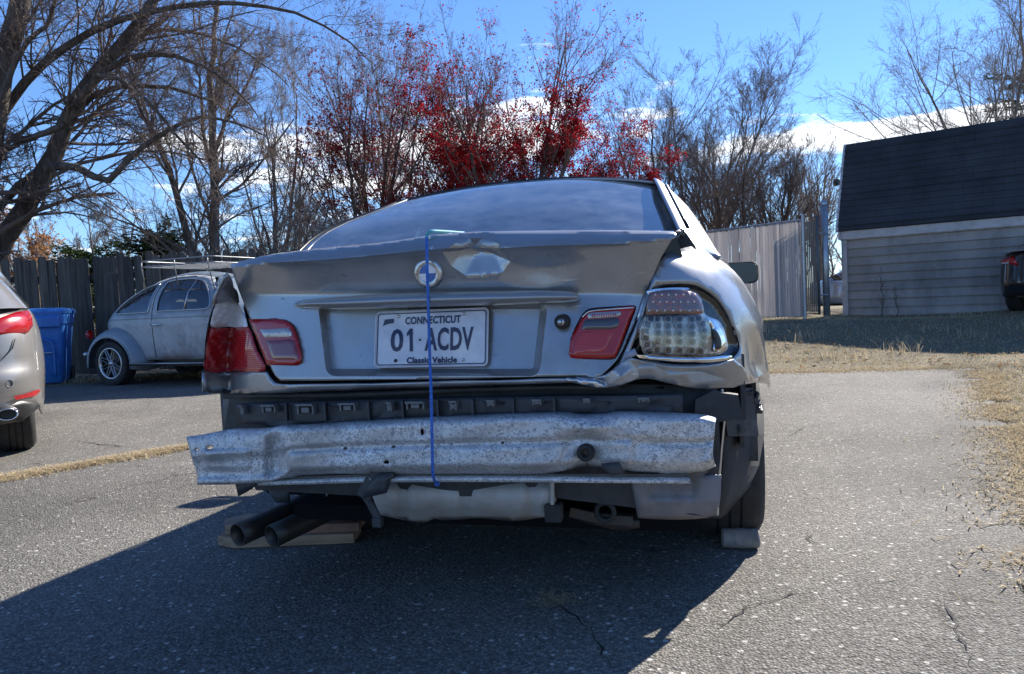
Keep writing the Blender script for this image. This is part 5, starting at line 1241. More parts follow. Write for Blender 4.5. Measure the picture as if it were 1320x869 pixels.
# gate leaf end and tall post
gpz = wp(1066, 412, 13.9); gpz[2] = float(gh_(gpz[0], gpz[1]))
gp_ = empty('gate_post', tuple(map(float, gpz)), 0, 'tall thick galvanised gate post between the slatted fence and the shed', 'post')
MB().tube([(0, 0, -.1), (0, 0, 2.15)], .062, 14).build('post', galv, gp_, True)
MB().lathe([(0, 0), (.05, .02), (.066, .06), (.066, .10)], 14, Matrix.Translation((0, 0, 2.23)) @ Matrix.Rotation(-math.pi/2, 4, 'X')).build('cap', galv, gp_, True)
for z in (.45, 1.6): MB().tube([(0, -.07, z), (-.12, -.05, z)], .018, 8).build('hinge', galv, gp_)
gt = empty('open_gate', tuple(map(float, gpz-np.array([.16, .05, 0]))), 0, 'narrow dark gate leaf swung open beside the tall galvanised post', 'gate')
dg = pmat('dark_gate_steel', (.12, .13, .14), .5, .5)
gd = Vector((-.10, 1.15, 0))
m_ = MB().tube([(0, 0, .1), (0, 0, 1.92), gd+Vector((0, 0, 1.92)), gd+Vector((0, 0, .1))], .026, 8, closed=True); m_.build('gate_frame', dg, gt, True)
for k in range(16): p = gd*((k+.5)/16); MB().box(p+Vector((0, 0, 1.0)), (.012, .05, 1.72)).build('gate_slat', dg, gt)
# ---- shed
S0 = wp(1089, 409, 15.0); S0[2] = float(gh_(S0[0]+2, S0[1]-1))-.02; z0 = S0[2]
S1 = wp(1330, 395, 13.1); sa = math.atan2(S1[1]-S0[1], S1[0]-S0[0]); SL = 5.2
shed = empty('shed', tuple(map(float, S0)), sa, 'grey clapboard shed with a steep dark shingle roof at the right', 'shed')
def _sidx(m, t, b, tc):
    n = N(t, 'ShaderNodeTexNoise', i_Scale=1.4, i_Detail=7.0, i_Roughness=.65); mp = N(t, 'ShaderNodeMapping'); mp.inputs['Scale'].default_value = (1.4, 1, .5)
    g = N(t, 'ShaderNodeNewGeometry'); t.links.new(g.outputs['Position'], mp.inputs[0]); t.links.new(mp.outputs[0], n.inputs['Vector'])
    oi = N(t, 'ShaderNodeObjectInfo')
    c = mix(t, ramp(t, n.outputs[0], [(.42, 0.0), (.68, 1.0)]), (.34, .305, .275), (.17, .155, .145))
    c = mix(t, 1.0, c, ramp(t, oi.outputs['Random'], [(0, .78), (1, 1.12)]), 'MULTIPLY')
    t.links.new(c, b.inputs['Base Color'])
MT['siding'] = pmat('grey_siding', (.4, .38, .39), .65, extra=_sidx)
trim = pmat('pale_trim', (.48, .46, .46), .6, var=[(6, (.36, .34, .33), .45, .7)])
H = 1.52; nb = 9
for k in range(nb):
    h_ = H/nb; V = [(.06, -.004, k*h_), (SL-.02, -.004, k*h_), (SL-.02, -.042, k*h_), (.06, -.042, k*h_), (.06, -.004, (k+1)*h_+.0), (SL-.02, -.004, (k+1)*h_), (SL-.02, -.008, (k+1)*h_), (.06, -.008, (k+1)*h_)]
    MB().add(V, [(0, 1, 2, 3), (3, 2, 6, 7), (4, 7, 6, 5), (0, 4, 5, 1), (0, 3, 7, 4), (1, 5, 6, 2)]).build('siding_board', MT['siding'], shed)
MB().box((SL/2, 1.7, H/2+.15), (SL-.04, 3.38, H+.3)).build('wall', MT['siding'], shed)
MB().box((.03, -.03, .80), (.10, .06, 1.60)).build('corner_trim', trim, shed)
MB().box((SL/2-.02, -.05, 1.66), (SL+.10, .10, .24)).build('fascia', trim, shed, bevel=.004)
MB().box((SL/2-.02, -.03, 1.535), (SL+.04, .06, .02)).build('frieze_trim', trim, shed)
def _shing(m, t, b, tc):
    br = N(t, 'ShaderNodeTexBrick', i_Scale=1.0, i_Mortar_Size=.012); br.inputs['Brick Width'].default_value = .32; br.inputs['Row Height'].default_value = .14
    br.inputs['Color1'].default_value = (.040, .044, .050, 1); br.inputs['Color2'].default_value = (.046, .050, .056, 1); br.inputs['Mortar'].default_value = (.038, .041, .046, 1)
    t.links.new(tc.outputs['Object'], br.inputs['Vector']); n = N(t, 'ShaderNodeTexNoise', i_Scale=60.0, i_Detail=3.0); t.links.new(tc.outputs['Object'], n.inputs['Vector'])
    n2 = N(t, 'ShaderNodeTexNoise', i_Scale=1.3, i_Detail=6.0); t.links.new(tc.outputs['Object'], n2.inputs['Vector'])
    c = mix(t, .35, br.outputs[0], n.outputs[0], 'OVERLAY'); t.links.new(mix(t, 1.0, c, ramp(t, n2.outputs[0], [(.35, .75), (.7, 1.3)]), 'MULTIPLY'), b.inputs['Base Color'])
MT['shing'] = pmat('dark_shingles', (.02, .022, .025), .9, spec=.2, extra=_shing)
# gambrel roof: steep lower slope then shallow upper, closing at the ridge
prof = [(-.16, 1.72), (-.13, 1.80), (.62, 3.50), (.66, 3.55), (1.7, 3.60), (2.74, 3.55), (2.78, 3.50), (3.53, 1.80), (3.56, 1.72)]
rows = []
G = [[(x, y, z) for x in (-.06, SL*.5, SL+.06)] for y, z in prof]
MB().grid(G).build('roof', MT['shing'], shed, solid=.05)
nrow = 13
for k in range(nrow):      # shingle courses on the visible slope
    t0, t1 = k/nrow, (k+1)/nrow; y_a, z_a = -.13+.75*t0, 1.80+1.70*t0; y_b, z_b = -.13+.75*t1, 1.80+1.70*t1
    V = [(-.07, y_a-.018, z_a+.006), (SL+.07, y_a-.018, z_a+.006), (SL+.07, y_b-.006, z_b+.004), (-.07, y_b-.006, z_b+.004), (-.07, y_a, z_a), (SL+.07, y_a, z_a)]
    MB().add(V, [(0, 1, 2, 3), (4, 5, 1, 0)]).build('shingle_course', MT['shing'], shed)
G2 = MB().add([(-.01, y, z-.03) for y, z in prof[1:-1]]+[(-.01, 3.4, 0), (-.01, 0, 0)], [tuple(range(9))]); G2.build('gable_wall', MT['siding'], shed)
for (y0, z0_), (y1, z1) in zip(prof[:-1], prof[1:]):
    MB().tube([(-.075, y0, z0_-.02), (-.075, y1, z1-.02)], .03, 6).build('rake_trim', trim, shed)
fl = MB().lathe([(.075, -.10), (.078, -.08), (.05, .0), (.03, .06), (0, .07)], 20, Matrix.Translation((-.20, .35, 2.72)) @ Matrix.Rotation(.5, 4, 'Z') @ Matrix.Rotation(-.3, 4, 'X')); flo = fl.build('flood_lamp', pmat('lamp_grey', (.25, .25, .24), .4), shed, True)
MB().tube([(-.20, .38, 2.72), (-.10, .45, 2.78), (-.03, .5, 2.80)], .018, 8).build('lamp_arm', MT['seal'], shed)
# ---- timber blocks and the chock
pine = pmat('rough_pine', (.36, .24, .15), .8, var=[(7, (.22, .14, .09), .4, .7, 6, (1, 6, 6))], bump=(50, .3, .004))
def block(name, prof, t, loc, rz, lab, m_=None):
    o_ = empty(name, loc, rz, lab, 'timber', 'timber pieces under the exhaust')
    n = len(prof); V = [(x, y, 0) for x, y in prof]+[(x, y, t) for x, y in prof]; MB().add(V, [tuple(range(n))[::-1], tuple(range(n, 2*n))]+[(i, (i+1) % n, (i+1) % n+n, i+n) for i in range(n)]).build('board', m_ or pine, o_, bevel=.003)
    return o_
a = gp(303, 708); b_ = gp(452, 708); wv = b_[0]-a[0]
block('timber_plank', [(0, 0), (wv, 0), (wv, .14), (-.08, .14), (-.085, .05)], .038, (float(a[0]), float(a[1]), .002), 0.0, 'bottom plank with a slanted end, under the exhaust tips')
block('timber_offcut', [(-.02, .03), (.12, .0), (.30, .02), (.31, .17), (.02, .18), (-.05, .12)], .036, (float(a[0])-.035, float(a[1])+.03, .041), .06, 'short offcut lying on the left end of the plank by the exhaust')
block('timber_wedge', [(0, 0), (.20, .0), (.20, .13), (.04, .13), (-.02, .06)], .034, (float(a[0])+.275, float(a[1])+.02, .041), -.02, 'reddish wedge on the right end of the plank under the silencer', pmat('reddish_pine', (.30, .15, .10), .8, var=[(9, (.16, .09, .06), .4, .7)], bump=(50, .3, .004)))
ck = gp(959, 711); m_ = MB().lathe([(0, -.064), (.026, -.064), (.034, -.058), (.036, 0), (.034, .058), (.026, .064), (0, .064)], 18, Matrix.Rotation(math.pi/2, 4, 'Z'))
o = m_.build('wheel_chock', pmat('stained_concrete', (.26, .23, .21), .85, var=[(30, (.16, .14, .13), .4, .7)], bump=(60, .4, .006)), None, autos=50); o.location = (float(ck[0]), float(ck[1])+.036, .036); o.rotation_euler = (0, 0, -.2); tag(o, 'short round grey chock wedged behind the right rear tyre', 'chock')
# ---- blue cord
cm_ = pmat('blue_cord', (.02, .10, .42), .55, var=[(200, (.05, .18, .60), .45, .6)], bump=(400, .5, .002)); cm2 = pmat('sunlit_cord', (.10, .38, .45), .6)
cd0 = empty('cord', (CX, CY, .3), -TH, 'blue cord tied vertically from the trunk lid down to the bumper beam', 'cord')
P = [(550, 306, -.004), (550.3, 322, -.012), (550.6, 340, -.016), (551, 360, -.02), (551.6, 376, -.024), (552.3, 400, -.018), (553.4, 437, -.012), (554.6, 475, -.008), (555.5, 500, -.03), (556.2, 535, -.045), (557.2, 575, -.052), (557.8, 608, -.050), (560, 619, -.035), (563.5, 624, -.015)]
L3 = np.array([isect(u, v, Fplane(0.0), lambda a, b, e=e: e+0*a)[0] for u, v, e in P]); L3[:, 2] -= .3
m_ = MB(); Q = spl(L3, 5); G = []
for p in Q: G.append([(p[0]+.0042*math.cos(t), p[1]+.0024*math.sin(t), p[2]+.0) for t in np.linspace(0, 2*math.pi, 9)])
m_.grid(G); m_.build('hanging_strand', cm_, cd0, True)
tq = isect([550, 551, 556, 566, 580], [307, 303, 300.5, 299, 298.3], Fbody, lambda u, v: e_lid(u, v)-.006); tq[:, 2] -= .3; tq[3:, 1] += np.array([.05, .12]); tq[2:, 2] += .004
m_ = MB().tube(spl(tq, 5), .0048, 7); m_.build('top_strand', cm2, cd0, True)
kn = isect(563.5, 624, Fplane(0), lambda a, b: -.012+0*a)[0]; kn[2] -= .3; MB().lathe([(0, -.007), (.007, -.003), (.007, .003), (0, .007)], 8, Matrix.Translation(Vector(kn))).build('knot', cm_, cd0, True)
# ================================================================== TREES
def _bark(c1, c2):
    def f(m, t, b, tc):
        P = N(t, 'ShaderNodeNewGeometry').outputs['Position']; mp = N(t, 'ShaderNodeMapping'); mp.inputs['Scale'].default_value = (14, 14, 3); t.links.new(P, mp.inputs[0])
        n = N(t, 'ShaderNodeTexNoise', i_Scale=1.0, i_Detail=7.0, i_Roughness=.7); t.links.new(mp.outputs[0], n.inputs['Vector'])
        t.links.new(mix(t, ramp(t, n.outputs[0], [(.35, 0.0), (.65, 1.0)]), c1, c2), b.inputs['Base Color'])
        bp = N(t, 'ShaderNodeBump', i_Strength=.8, i_Distance=.02); t.links.new(n.outputs[0], bp.inputs['Height']); t.links.new(bp.outputs[0], b.inputs['Normal'])
    return f
MT['bark'] = pmat('dark_bark', (.05, .04, .035), .9, extra=_bark((.045, .036, .030), (.15, .125, .105)))
MT['bark2'] = pmat('grey_bark', (.09, .08, .07), .9, extra=_bark((.08, .07, .062), (.24, .215, .19)))
MT['twig'] = pmat('twig_bark', (.16, .12, .10), .9)
MT['twig2'] = pmat('pale_twig_bark', (.28, .235, .20), .9)
def sprout(rng, P, R, K, tlo, thi, Lf, ang, n, up, wig, rr, Lpow=1.0, minr=.0016, drop=0.0):
    """P (M,k,3) parents, R (M,k) radii -> children (M*K,n,3),(M*K,n)"""
    M, k, _ = P.shape
    t = rng.uniform(tlo, thi, (M, K)); seg = t*(k-1); i = np.clip(seg.astype(int), 0, k-2); fr = seg-i
    m = np.arange(M)[:, None]
    p0 = P[m, i]; p1 = P[m, i+1]; base = p0+(p1-p0)*fr[..., None]; tan = p1-p0; tan /= np.linalg.norm(tan, axis=-1, keepdims=True)+1e-9
    pr = R[m, i]*(1-fr)+R[m, i+1]*fr
    Lp = np.linalg.norm(np.diff(P, axis=1), axis=-1).sum(1)[:, None]
    rnd = rng.normal(size=tan.shape); perp = rnd-(rnd*tan).sum(-1, keepdims=True)*tan; perp /= np.linalg.norm(perp, axis=-1, keepdims=True)+1e-9
    a = rng.normal(ang, .22, (M, K))[..., None]
    d = tan*np.cos(a)+perp*np.sin(a)
    L = Lp*Lf*(1-.55*t)**Lpow*rng.uniform(.6, 1.25, (M, K))
    base = base.reshape(-1, 3); d = d.reshape(-1, 3); L = L.reshape(-1); pr = pr.reshape(-1)
    out = np.empty((len(base), n, 3)); out[:, 0] = base; cur = base; st = (L/(n-1))[:, None]
    for j in range(1, n):
        d = d+rng.normal(0, wig, d.shape)+np.array([0, 0, up]); d /= np.linalg.norm(d, axis=1, keepdims=True)
        cur = cur+d*st; out[:, j] = cur
    r0 = np.maximum(pr*rr, minr); rad = r0[:, None]*np.linspace(1, .35, n)[None]
    return out, np.maximum(rad, minr*.7)
def tubes(P, R, s):
    M, k, _ = P.shape
    T = np.empty_like(P); T[:, 1:-1] = P[:, 2:]-P[:, :-2]; T[:, 0] = P[:, 1]-P[:, 0]; T[:, -1] = P[:, -1]-P[:, -2]
    T /= np.linalg.norm(T, axis=-1, keepdims=True)+1e-9
    ref = np.where(np.abs(T[:, :1, 2:3]) > .8, np.array([1., 0, 0]), np.array([0, 0, 1.]))
    A = np.cross(T, np.broadcast_to(ref, T.shape)); A /= np.linalg.norm(A, axis=-1, keepdims=True)+1e-9; B = np.cross(T, A)
    th = 2*np.pi*np.arange(s)/s
    V = P[:, :, None]+R[:, :, None, None]*(A[:, :, None]*np.cos(th)[:, None]+B[:, :, None]*np.sin(th)[:, None])
    idx = np.arange(M*k*s).reshape(M, k, s); a = idx[:, :-1]; b = idx[:, 1:]
    F = np.stack([a, np.roll(a, -1, 2), np.roll(b, -1, 2), b], -1).reshape(-1, 4)
    return V.reshape(-1, 3), F
def tmesh(name, sets, mat, parent):
    Vs, Fs, b = [], [], 0
    for P, R, s in sets:
        V, F = tubes(P, R, s); Vs.append(V); Fs.append(F+b); b += len(V)
    o = np_mesh(name, np.concatenate(Vs), np.concatenate(Fs), mat, parent, True); return o
def resample(pts, n):
    pts = spl(np.asarray(pts, float), 6); d = np.r_[0, np.cumsum(np.linalg.norm(np.diff(pts, axis=0), axis=1))]
    q = np.linspace(0, d[-1], n); return np.stack([np.interp(q, d, pts[:, k]) for k in range(3)], -1)
def make_tree(name, label, trunks, lv, seed, bark, twig, group=None, cat='tree', leaves=None, leafmat=None):
    """trunks: list of (points, r0, r1); lv: list of dicts for successive generations"""
    rng = np.random.default_rng(seed)
    base = np.array(trunks[0][0][0], float); base[2] = 0
    root = empty(name, tuple(map(float, base)), 0, label, cat, group or ('saplings against the shed' if cat == 'sapling' else 'leafless and red leaved trees beyond the fences'))
    n = 16; P = np.stack([resample(t[0], n) for t in trunks])-base; R = np.stack([np.linspace(t[1], t[2], n) for t in trunks])
    P[:, 1:] += rng.normal(0, .02, P[:, 1:].shape)*np.linspace(.4, 1, n-1)[None, :, None]
    sets = [(P, R, 9)]; cur = (P, R); crown = []
    for i, g in enumerate(lv):
        nxt = sprout(rng, cur[0], cur[1], **g); s = 6 if i == 0 else 4 if i == 1 else 3
        (sets if i == 0 and g['rr'] > .5 else crown).append((nxt[0], nxt[1], s)); cur = nxt
    tmesh('trunk', sets, bark, root); tmesh('crown', crown, twig, root)
    if leaves:
        Pl = cur[0]; M = len(Pl); k = leaves['n']; i = rng.integers(0, M, k)
        w_ = leaves.get('weight')
        if w_ is not None:
            pr = w_(Pl[:, -1]+base); pr = pr/pr.sum(); i = rng.choice(M, k, p=pr)
        f = rng.uniform(0, 1, k); c = Pl[i, 0]*(1-f[:, None])+Pl[i, -1]*f[:, None]+rng.normal(0, leaves.get('sp', .05), (k, 3))
        u = rng.normal(size=(k, 3)); u /= np.linalg.norm(u, axis=1, keepdims=True); v = np.cross(u, rng.normal(size=(k, 3))); v /= np.linalg.norm(v, axis=1, keepdims=True)
        sz = leaves['size']*rng.uniform(.5, 1.3, (k, 1)); nrm = np.cross(u, v)
        V = np.stack([c-u*sz, c+v*sz*.55+nrm*sz*.15, c+u*sz, c-v*sz*.55+nrm*sz*.15], 1).reshape(-1, 3)
        I = np.arange(k)*4; F = np.concatenate([np.stack([I, I+1, I+2], 1), np.stack([I, I+2, I+3], 1)])
        tag(np_mesh('leaves', V, F, leafmat, root), kind='stuff')
    return root
redleaf = leafmat('red_leaf', (.36, .012, .02), (.08, .012, .016), .6); brownred = leafmat('brown_red_leaf', (.26, .03, .04), (.10, .025, .03), .4)
def pl(pts, Y): return [wp(u, v, Y) for u, v in pts]
def lvs(K1, K2, K3, K4, up=.06, L1=.5, L2=.5, L3=.45, L4=.5, ang=.75, wig=.12, minr=.0022):
    return [dict(K=K1+5, tlo=.15, thi=.99, Lf=L1*1.1, ang=ang*.8, n=9, up=up, wig=wig, rr=.42, minr=minr*2), dict(K=K2+2, tlo=.12, thi=.99, Lf=L2*1.15, ang=ang*.85, n=7, up=up, wig=wig*1.2, rr=.5, minr=minr*1.4),
            dict(K=K3+1, tlo=.10, thi=1, Lf=L3*1.3, ang=ang*.9, n=5, up=up, wig=wig*1.4, rr=.6, minr=minr), dict(K=K4+1, tlo=.1, thi=1, Lf=L4*1.2, ang=.65, n=4, up=up, wig=.18, rr=.75, minr=minr)]
# 1 leaning tree with curved limbs
Y1 = 13.2
T1 = [(pl([(-40, 420), (-22, 362), (5, 310), (35, 265), (62, 215), (85, 160), (115, 105), (150, 65), (178, 30), (205, -14), (232, -70), (250, -130)], Y1), .21, .05),
      (pl([(60, 218), (92, 213), (120, 227), (142, 232), (160, 210), (190, 186), (230, 160), (262, 152), (300, 158), (340, 175)], Y1-.5), .075, .012),
      (pl([(75, 182), (100, 145), (125, 120), (160, 112), (205, 112), (250, 122), (290, 140), (320, 170)], Y1+.4), .07, .010),
      (pl([(98, 135), (120, 105), (150, 82), (190, 70), (225, 72), (265, 88), (300, 112), (335, 150)], Y1-.3), .07, .010),
      (pl([(62, 212), (40, 228), (15, 250), (-20, 290), (-60, 330)], Y1+.3), .085, .04),
      (pl([(84, 160), (60, 172), (30, 182), (0, 200), (-40, 215)], Y1-.5), .06, .025),
      (pl([(120, 98), (150, 100), (190, 130), (225, 170), (262, 215), (290, 262)], Y1-.8), .04, .008),
      (pl([(150, 62), (200, 40), (260, 45), (320, 70), (370, 110)], Y1+.6), .04, .008),
      (pl([(60, 205), (90, 250), (125, 265), (140, 310)], Y1-.6), .02, .005)]
make_tree('leaning_tree', 'large bare tree leaning right over the wooden fence with long curved limbs', T1,
          [dict(K=20, tlo=.10, thi=.99, Lf=.42, ang=.75, n=10, up=.0, wig=.11, rr=.24, minr=.005), dict(K=9, tlo=.10, thi=.99, Lf=.55, ang=.7, n=7, up=-.02, wig=.15, rr=.6, minr=.003),
           dict(K=6, tlo=.1, thi=1, Lf=.6, ang=.7, n=5, up=-.03, wig=.18, rr=.7, minr=.0028), dict(K=3, tlo=.1, thi=1, Lf=.5, ang=.7, n=4, up=-.02, wig=.2, rr=.8, minr=.0026)], 21, MT['bark'], MT['twig'])
Y2 = 12.6
T2 = [(pl([(-75, 420), (-48, 330), (-22, 240), (-8, 160), (6, 80), (22, 20), (38, -40), (60, -120)], Y2), .26, .12),
      (pl([(-12, 170), (15, 128), (40, 96), (75, 68), (110, 48), (150, 28), (200, 14), (255, 6), (310, 5), (360, 12), (405, 24), (445, 48), (475, 80)], Y2+.3), .085, .010),
      (pl([(0, 130), (30, 60), (60, 30), (80, -20), (90, -60)], Y2-.4), .05, .02)]
make_tree('bare_tree', 'thick bare trunk at the top left corner with one long arching limb', T2,
          [dict(K=20, tlo=.10, thi=.99, Lf=.42, ang=.75, n=10, up=.0, wig=.11, rr=.24, minr=.005), dict(K=9, tlo=.10, thi=.99, Lf=.55, ang=.7, n=7, up=-.02, wig=.15, rr=.6, minr=.003),
           dict(K=6, tlo=.1, thi=1, Lf=.6, ang=.7, n=5, up=-.02, wig=.18, rr=.7, minr=.0028), dict(K=3, tlo=.1, thi=1, Lf=.5, ang=.7, n=4, up=-.02, wig=.2, rr=.8, minr=.0026)], 22, MT['bark'], MT['twig'])
Y3 = 15.0
make_tree('slim_tree', 'slim bare tree leaning left behind the old car, trunk forking upward', [(pl([(262, 420), (250, 342), (238, 290), (222, 230), (203, 182), (178, 135), (155, 95), (140, 55)], Y3), .10, .02), (pl([(205, 190), (190, 150), (180, 120), (160, 60)], Y3+.2), .04, .01), (pl([(222, 232), (200, 200), (170, 165), (150, 150)], Y3-.2), .03, .01)],
          lvs(9, 6, 5, 3, .05, .4), 23, MT['bark'], MT['twig'])
make_tree('slim_tree', 'upright bare tree rising straight above the roof of the old car', [(pl([(278, 420), (277, 340), (277, 260), (275, 190), (272, 120), (275, 60), (280, 0), (282, -60)], 15.6), .12, .03), (pl([(277, 195), (290, 160), (318, 110), (340, 60)], 15.8), .05, .012), (pl([(276, 230), (262, 170), (255, 90), (238, 40)], 15.4), .05, .012), (pl([(276, 170), (282, 90), (300, 10)], 15.3), .04, .012), (pl([(277, 250), (305, 220), (340, 205), (370, 190)], 15.6), .03, .008)],
          lvs(10, 7, 5, 3, .06, .38), 24, MT['bark2'], MT['twig'])
def multi(u, Y, h, k, spread, rng, r=.08, z=0.0):
    b = wp(u, 400, Y); out = []
    for i in range(k):
        a = rng.uniform(0, 6.28); s_ = spread*rng.uniform(.3, 1) if k > 1 else spread*.2; hh = h*rng.uniform(.78, 1.0)
        p = [np.array([b[0]+.18*math.cos(a)*(k > 1), Y+.18*math.sin(a), z-.1])]
        for t in (.25, .5, .75, 1.0): p.append(np.array([b[0]+math.cos(a)*s_*t**1.1+rng.normal(0, .08), Y+math.sin(a)*s_*t+rng.normal(0, .08), z+hh*t]))
        out.append((p, r*rng.uniform(.7, 1.1), .012))
    return out
def htop(v, u, Y): return float(wp(u, v, Y)[2])
rg = np.random.default_rng(77)
cl_ = lambda P: (1.0+np.clip(np.sin(P[:, 0]*2.3+P[:, 2])+np.sin(P[:, 2]*3.1-P[:, 0])+.4, 0, 2))
w1 = lambda P: (.05+np.clip((6.6-P[:, 2])/2.6, 0, 1)**1.6)*cl_(P)
w2 = lambda P: (.10+np.clip((6.6-P[:, 2])/3.2, 0, 1))*cl_(P)
def lr(K1, K2, K3, K4, up=.05, L1=.62, ang=.62, wig=.09):
    return [dict(K=K1, tlo=.22, thi=.99, Lf=L1, ang=ang, n=9, up=up, wig=wig, rr=.45), dict(K=K2, tlo=.15, thi=.99, Lf=.55, ang=ang, n=7, up=up, wig=wig*1.2, rr=.5),
            dict(K=K3, tlo=.12, thi=1, Lf=.55, ang=ang, n=5, up=up*.6, wig=wig*1.4, rr=.6), dict(K=K4, tlo=.1, thi=1, Lf=.60, ang=.6, n=4, up=up*.5, wig=.15, rr=.75)]
spec = [ # name,label,u,Y,vtop,k,spread,levels,bark,twig,leaves,mat
 ('bare_tree', 'bare grey tree between the upright slim tree and the reddish trees', 365, 19, 60, 3, 1.6, lr(12, 8, 6, 4), 'bark2', 'twig2', None, None),
 ('reddish_tree', 'brownish red tree with sparse leaves left of the bright red one', 462, 19.5, 70, 4, 2.2, lr(12, 8, 6, 4), 'bark', 'twig', dict(n=14000, size=.036, weight=w2), brownred),
 ('bare_tree', 'tall pale bare tree behind the brownish red one', 520, 25, 34, 4, 2.6, lr(12, 8, 6, 4), 'bark2', 'twig2', None, None),
 ('reddish_tree', 'dull red tree just left of the bright red leaves, above the window', 572, 20.5, 90, 4, 2.4, lr(12, 8, 6, 4), 'bark', 'twig', dict(n=18000, size=.036, weight=w2), brownred),
 ('red_tree', 'bright red leaved tree directly above the rear window, with long top sprays', 668, 18.5, 18, 5, 3.0, lr(12, 8, 5, 3, up=.06), 'bark', 'twig', dict(n=34000, size=.030, weight=w1), redleaf),
 ('red_tree', 'lower bright red leaved tree at the right end of the car roof', 757, 19.2, 165, 4, 1.9, lr(11, 8, 5, 3), 'bark', 'twig', dict(n=26000, size=.030, weight=w1), redleaf),
 ('bare_tree', 'tall bare grey tree standing free right of the red leaves', 908, 27, 50, 4, 2.6, lr(18, 10, 7, 4, up=.07, L1=.62, ang=.60), 'bark2', 'twig', None, None),
 ('bare_tree', 'lower bare tree between the red leaves and the tall grey tree', 848, 24, 90, 4, 1.7, lr(12, 8, 6, 4), 'bark', 'twig', None, None),
 ('dense_tree', 'dense brown twiggy tree above the left part of the slatted fence', 945, 22, 170, 5, 1.8, lr(13, 9, 7, 4), 'bark', 'twig', None, None),
 ('dense_tree', 'dense brown twiggy tree above the right end of the slatted fence', 1000, 21, 180, 5, 1.4, lr(13, 9, 7, 4), 'bark', 'twig', None, None),
 ('thin_tree', 'thin pale bare trees clump in the gap left of the shed', 1062, 28, 165, 5, 1.3, lr(10, 6, 5, 3, up=.10), 'bark2', 'twig2', None, None),
 ('bare_tree', 'broad bare tree rising behind the shed roof at top right', 1296, 24, -40, 5, 3.6, lr(16, 10, 7, 4, up=.04, L1=.66), 'bark2', 'twig2', None, None),
 ('brush_tree', 'tangled olive brown brush behind the upright slim tree', 325, 16.5, 235, 7, 1.6, lr(9, 7, 5, 3, up=.0, ang=.9), 'bark2', 'twig2', None, None),
 ('brush_tree', 'tangled brush just left of the rear window, below the reddish tree', 400, 16.0, 245, 7, 1.6, lr(9, 7, 5, 3, up=.0, ang=.9), 'bark', 'twig2', None, None),
]
for i, (nm, lab, u, Y, vt, k, spd, lv, bk_, tw_, lf, lm) in enumerate(spec):
    for g_, q_ in zip(lv, (2, 1.4, 1, 1)): g_['minr'] = Y*.00013*q_
    z = float(gh_(wp(u, 400, Y)[0], Y)); T = multi(u, Y, htop(vt, u, Y)*.90-z, k, spd, rg, .085 if k > 5 else .11, z)
    make_tree(nm, lab, T, lv, 100+i, MT[bk_], MT[tw_], leaves=lf, leafmat=lm)
# far wood that closes the horizon
fm_ = pmat('far_wood_twigs', (.20, .17, .16), .95)
rngf = np.random.default_rng(9); tr = []
for k in range(260):
    a = R_(rngf.uniform(-62, 62)); d = rngf.uniform(48, 75); x, y = d*math.sin(a), d*math.cos(a); h = rngf.uniform(4.5, 8.5)
    p = [np.array([x, y, 0]), np.array([x+rngf.normal(0, .3), y, h*.5]), np.array([x+rngf.normal(0, .6), y, h])]; tr.append(resample(p, 6))
P = np.stack(tr); R = np.tile(np.linspace(.12, .03, 6), (len(tr), 1))
c1 = sprout(rngf, P, R, 9, .15, .98, .4, .6, 6, .1, .12, .5, minr=.02); c2 = sprout(rngf, c1[0], c1[1], 6, .1, 1, .5, .6, 4, .08, .2, .6, minr=.016); c3 = sprout(rngf, c2[0], c2[1], 4, .1, 1, .55, .6, 3, .05, .2, .8, minr=.012)
tag(tmesh('far_wood', [(P, R, 5), (c1[0], c1[1], 3), (c2[0], c2[1], 3), (c3[0], c3[1], 3)], fm_, None), 'bare brown wood in the distance along the horizon', 'woodland', kind='stuff')
# evergreens peeping over the fence, orange shrub
evm = leafmat('evergreen_needles', (.025, .045, .018), (.06, .08, .03), .2); orm = leafmat('orange_leaf', (.42, .20, .07), (.30, .16, .08), .5)
def conifer(u, Y, vt, wr, lab, seed):
    rng = np.random.default_rng(seed); b = wp(u, 400, Y); h = htop(vt, u, Y); root = empty('evergreen_tree', (float(b[0]), Y, 0), 0, lab, 'tree', 'evergreens beyond the fence and shed')
    P = np.array([[[0, 0, 0], [0, 0, h*.5], [0, 0, h]]]); R = np.array([[.10, .06, .01]])
    c = sprout(rng, P, R, 110, .12, .97, wr/h*1.5, 1.5, 6, .03, .08, .3, minr=.006); tmesh('trunk', [(P, R, 7)], MT['bark'], root); tmesh('crown', [(c[0], c[1], 3)], MT['twig'], root)
    k = 9000; i = rng.integers(0, len(c[0]), k); f = rng.uniform(.2, 1, k)[:, None]; q = c[0][i, 0]*(1-f)+c[0][i, -1]*f+rng.normal(0, .05, (k, 3)); dd = rng.normal(size=(k, 3)); dd[:, 2] = np.abs(dd[:, 2])*.3; dd /= np.linalg.norm(dd, axis=1, keepdims=True); e_ = rng.normal(size=(k, 3))*.02
    V = np.stack([q-e_, q+e_, q+dd*.16], 1).reshape(-1, 3); tag(np_mesh('needles', V, np.arange(3*k).reshape(-1, 3), evm, root), kind='stuff')
conifer(212, 20, 300, 1.0, 'small dark evergreen peeping over the fence left of the slim tree', 41)
conifer(125, 22, 320, 1.3, 'low evergreen top just showing above the fence behind the bin', 42)
conifer(1334, 24.5, 80, 1.6, 'dark evergreen behind the shed roof at the right edge', 43)
T = multi(42, 24, htop(290, 42, 24), 6, 1.0, rg, .05); make_tree('orange_shrub', 'small orange leaved tree above the fence, beneath the leaning trunk', T, lvs(7, 5, 4, 2, .05, .5), 44, MT['bark2'], MT['twig2'], leaves=dict(n=5000, size=.05), leafmat=orm)
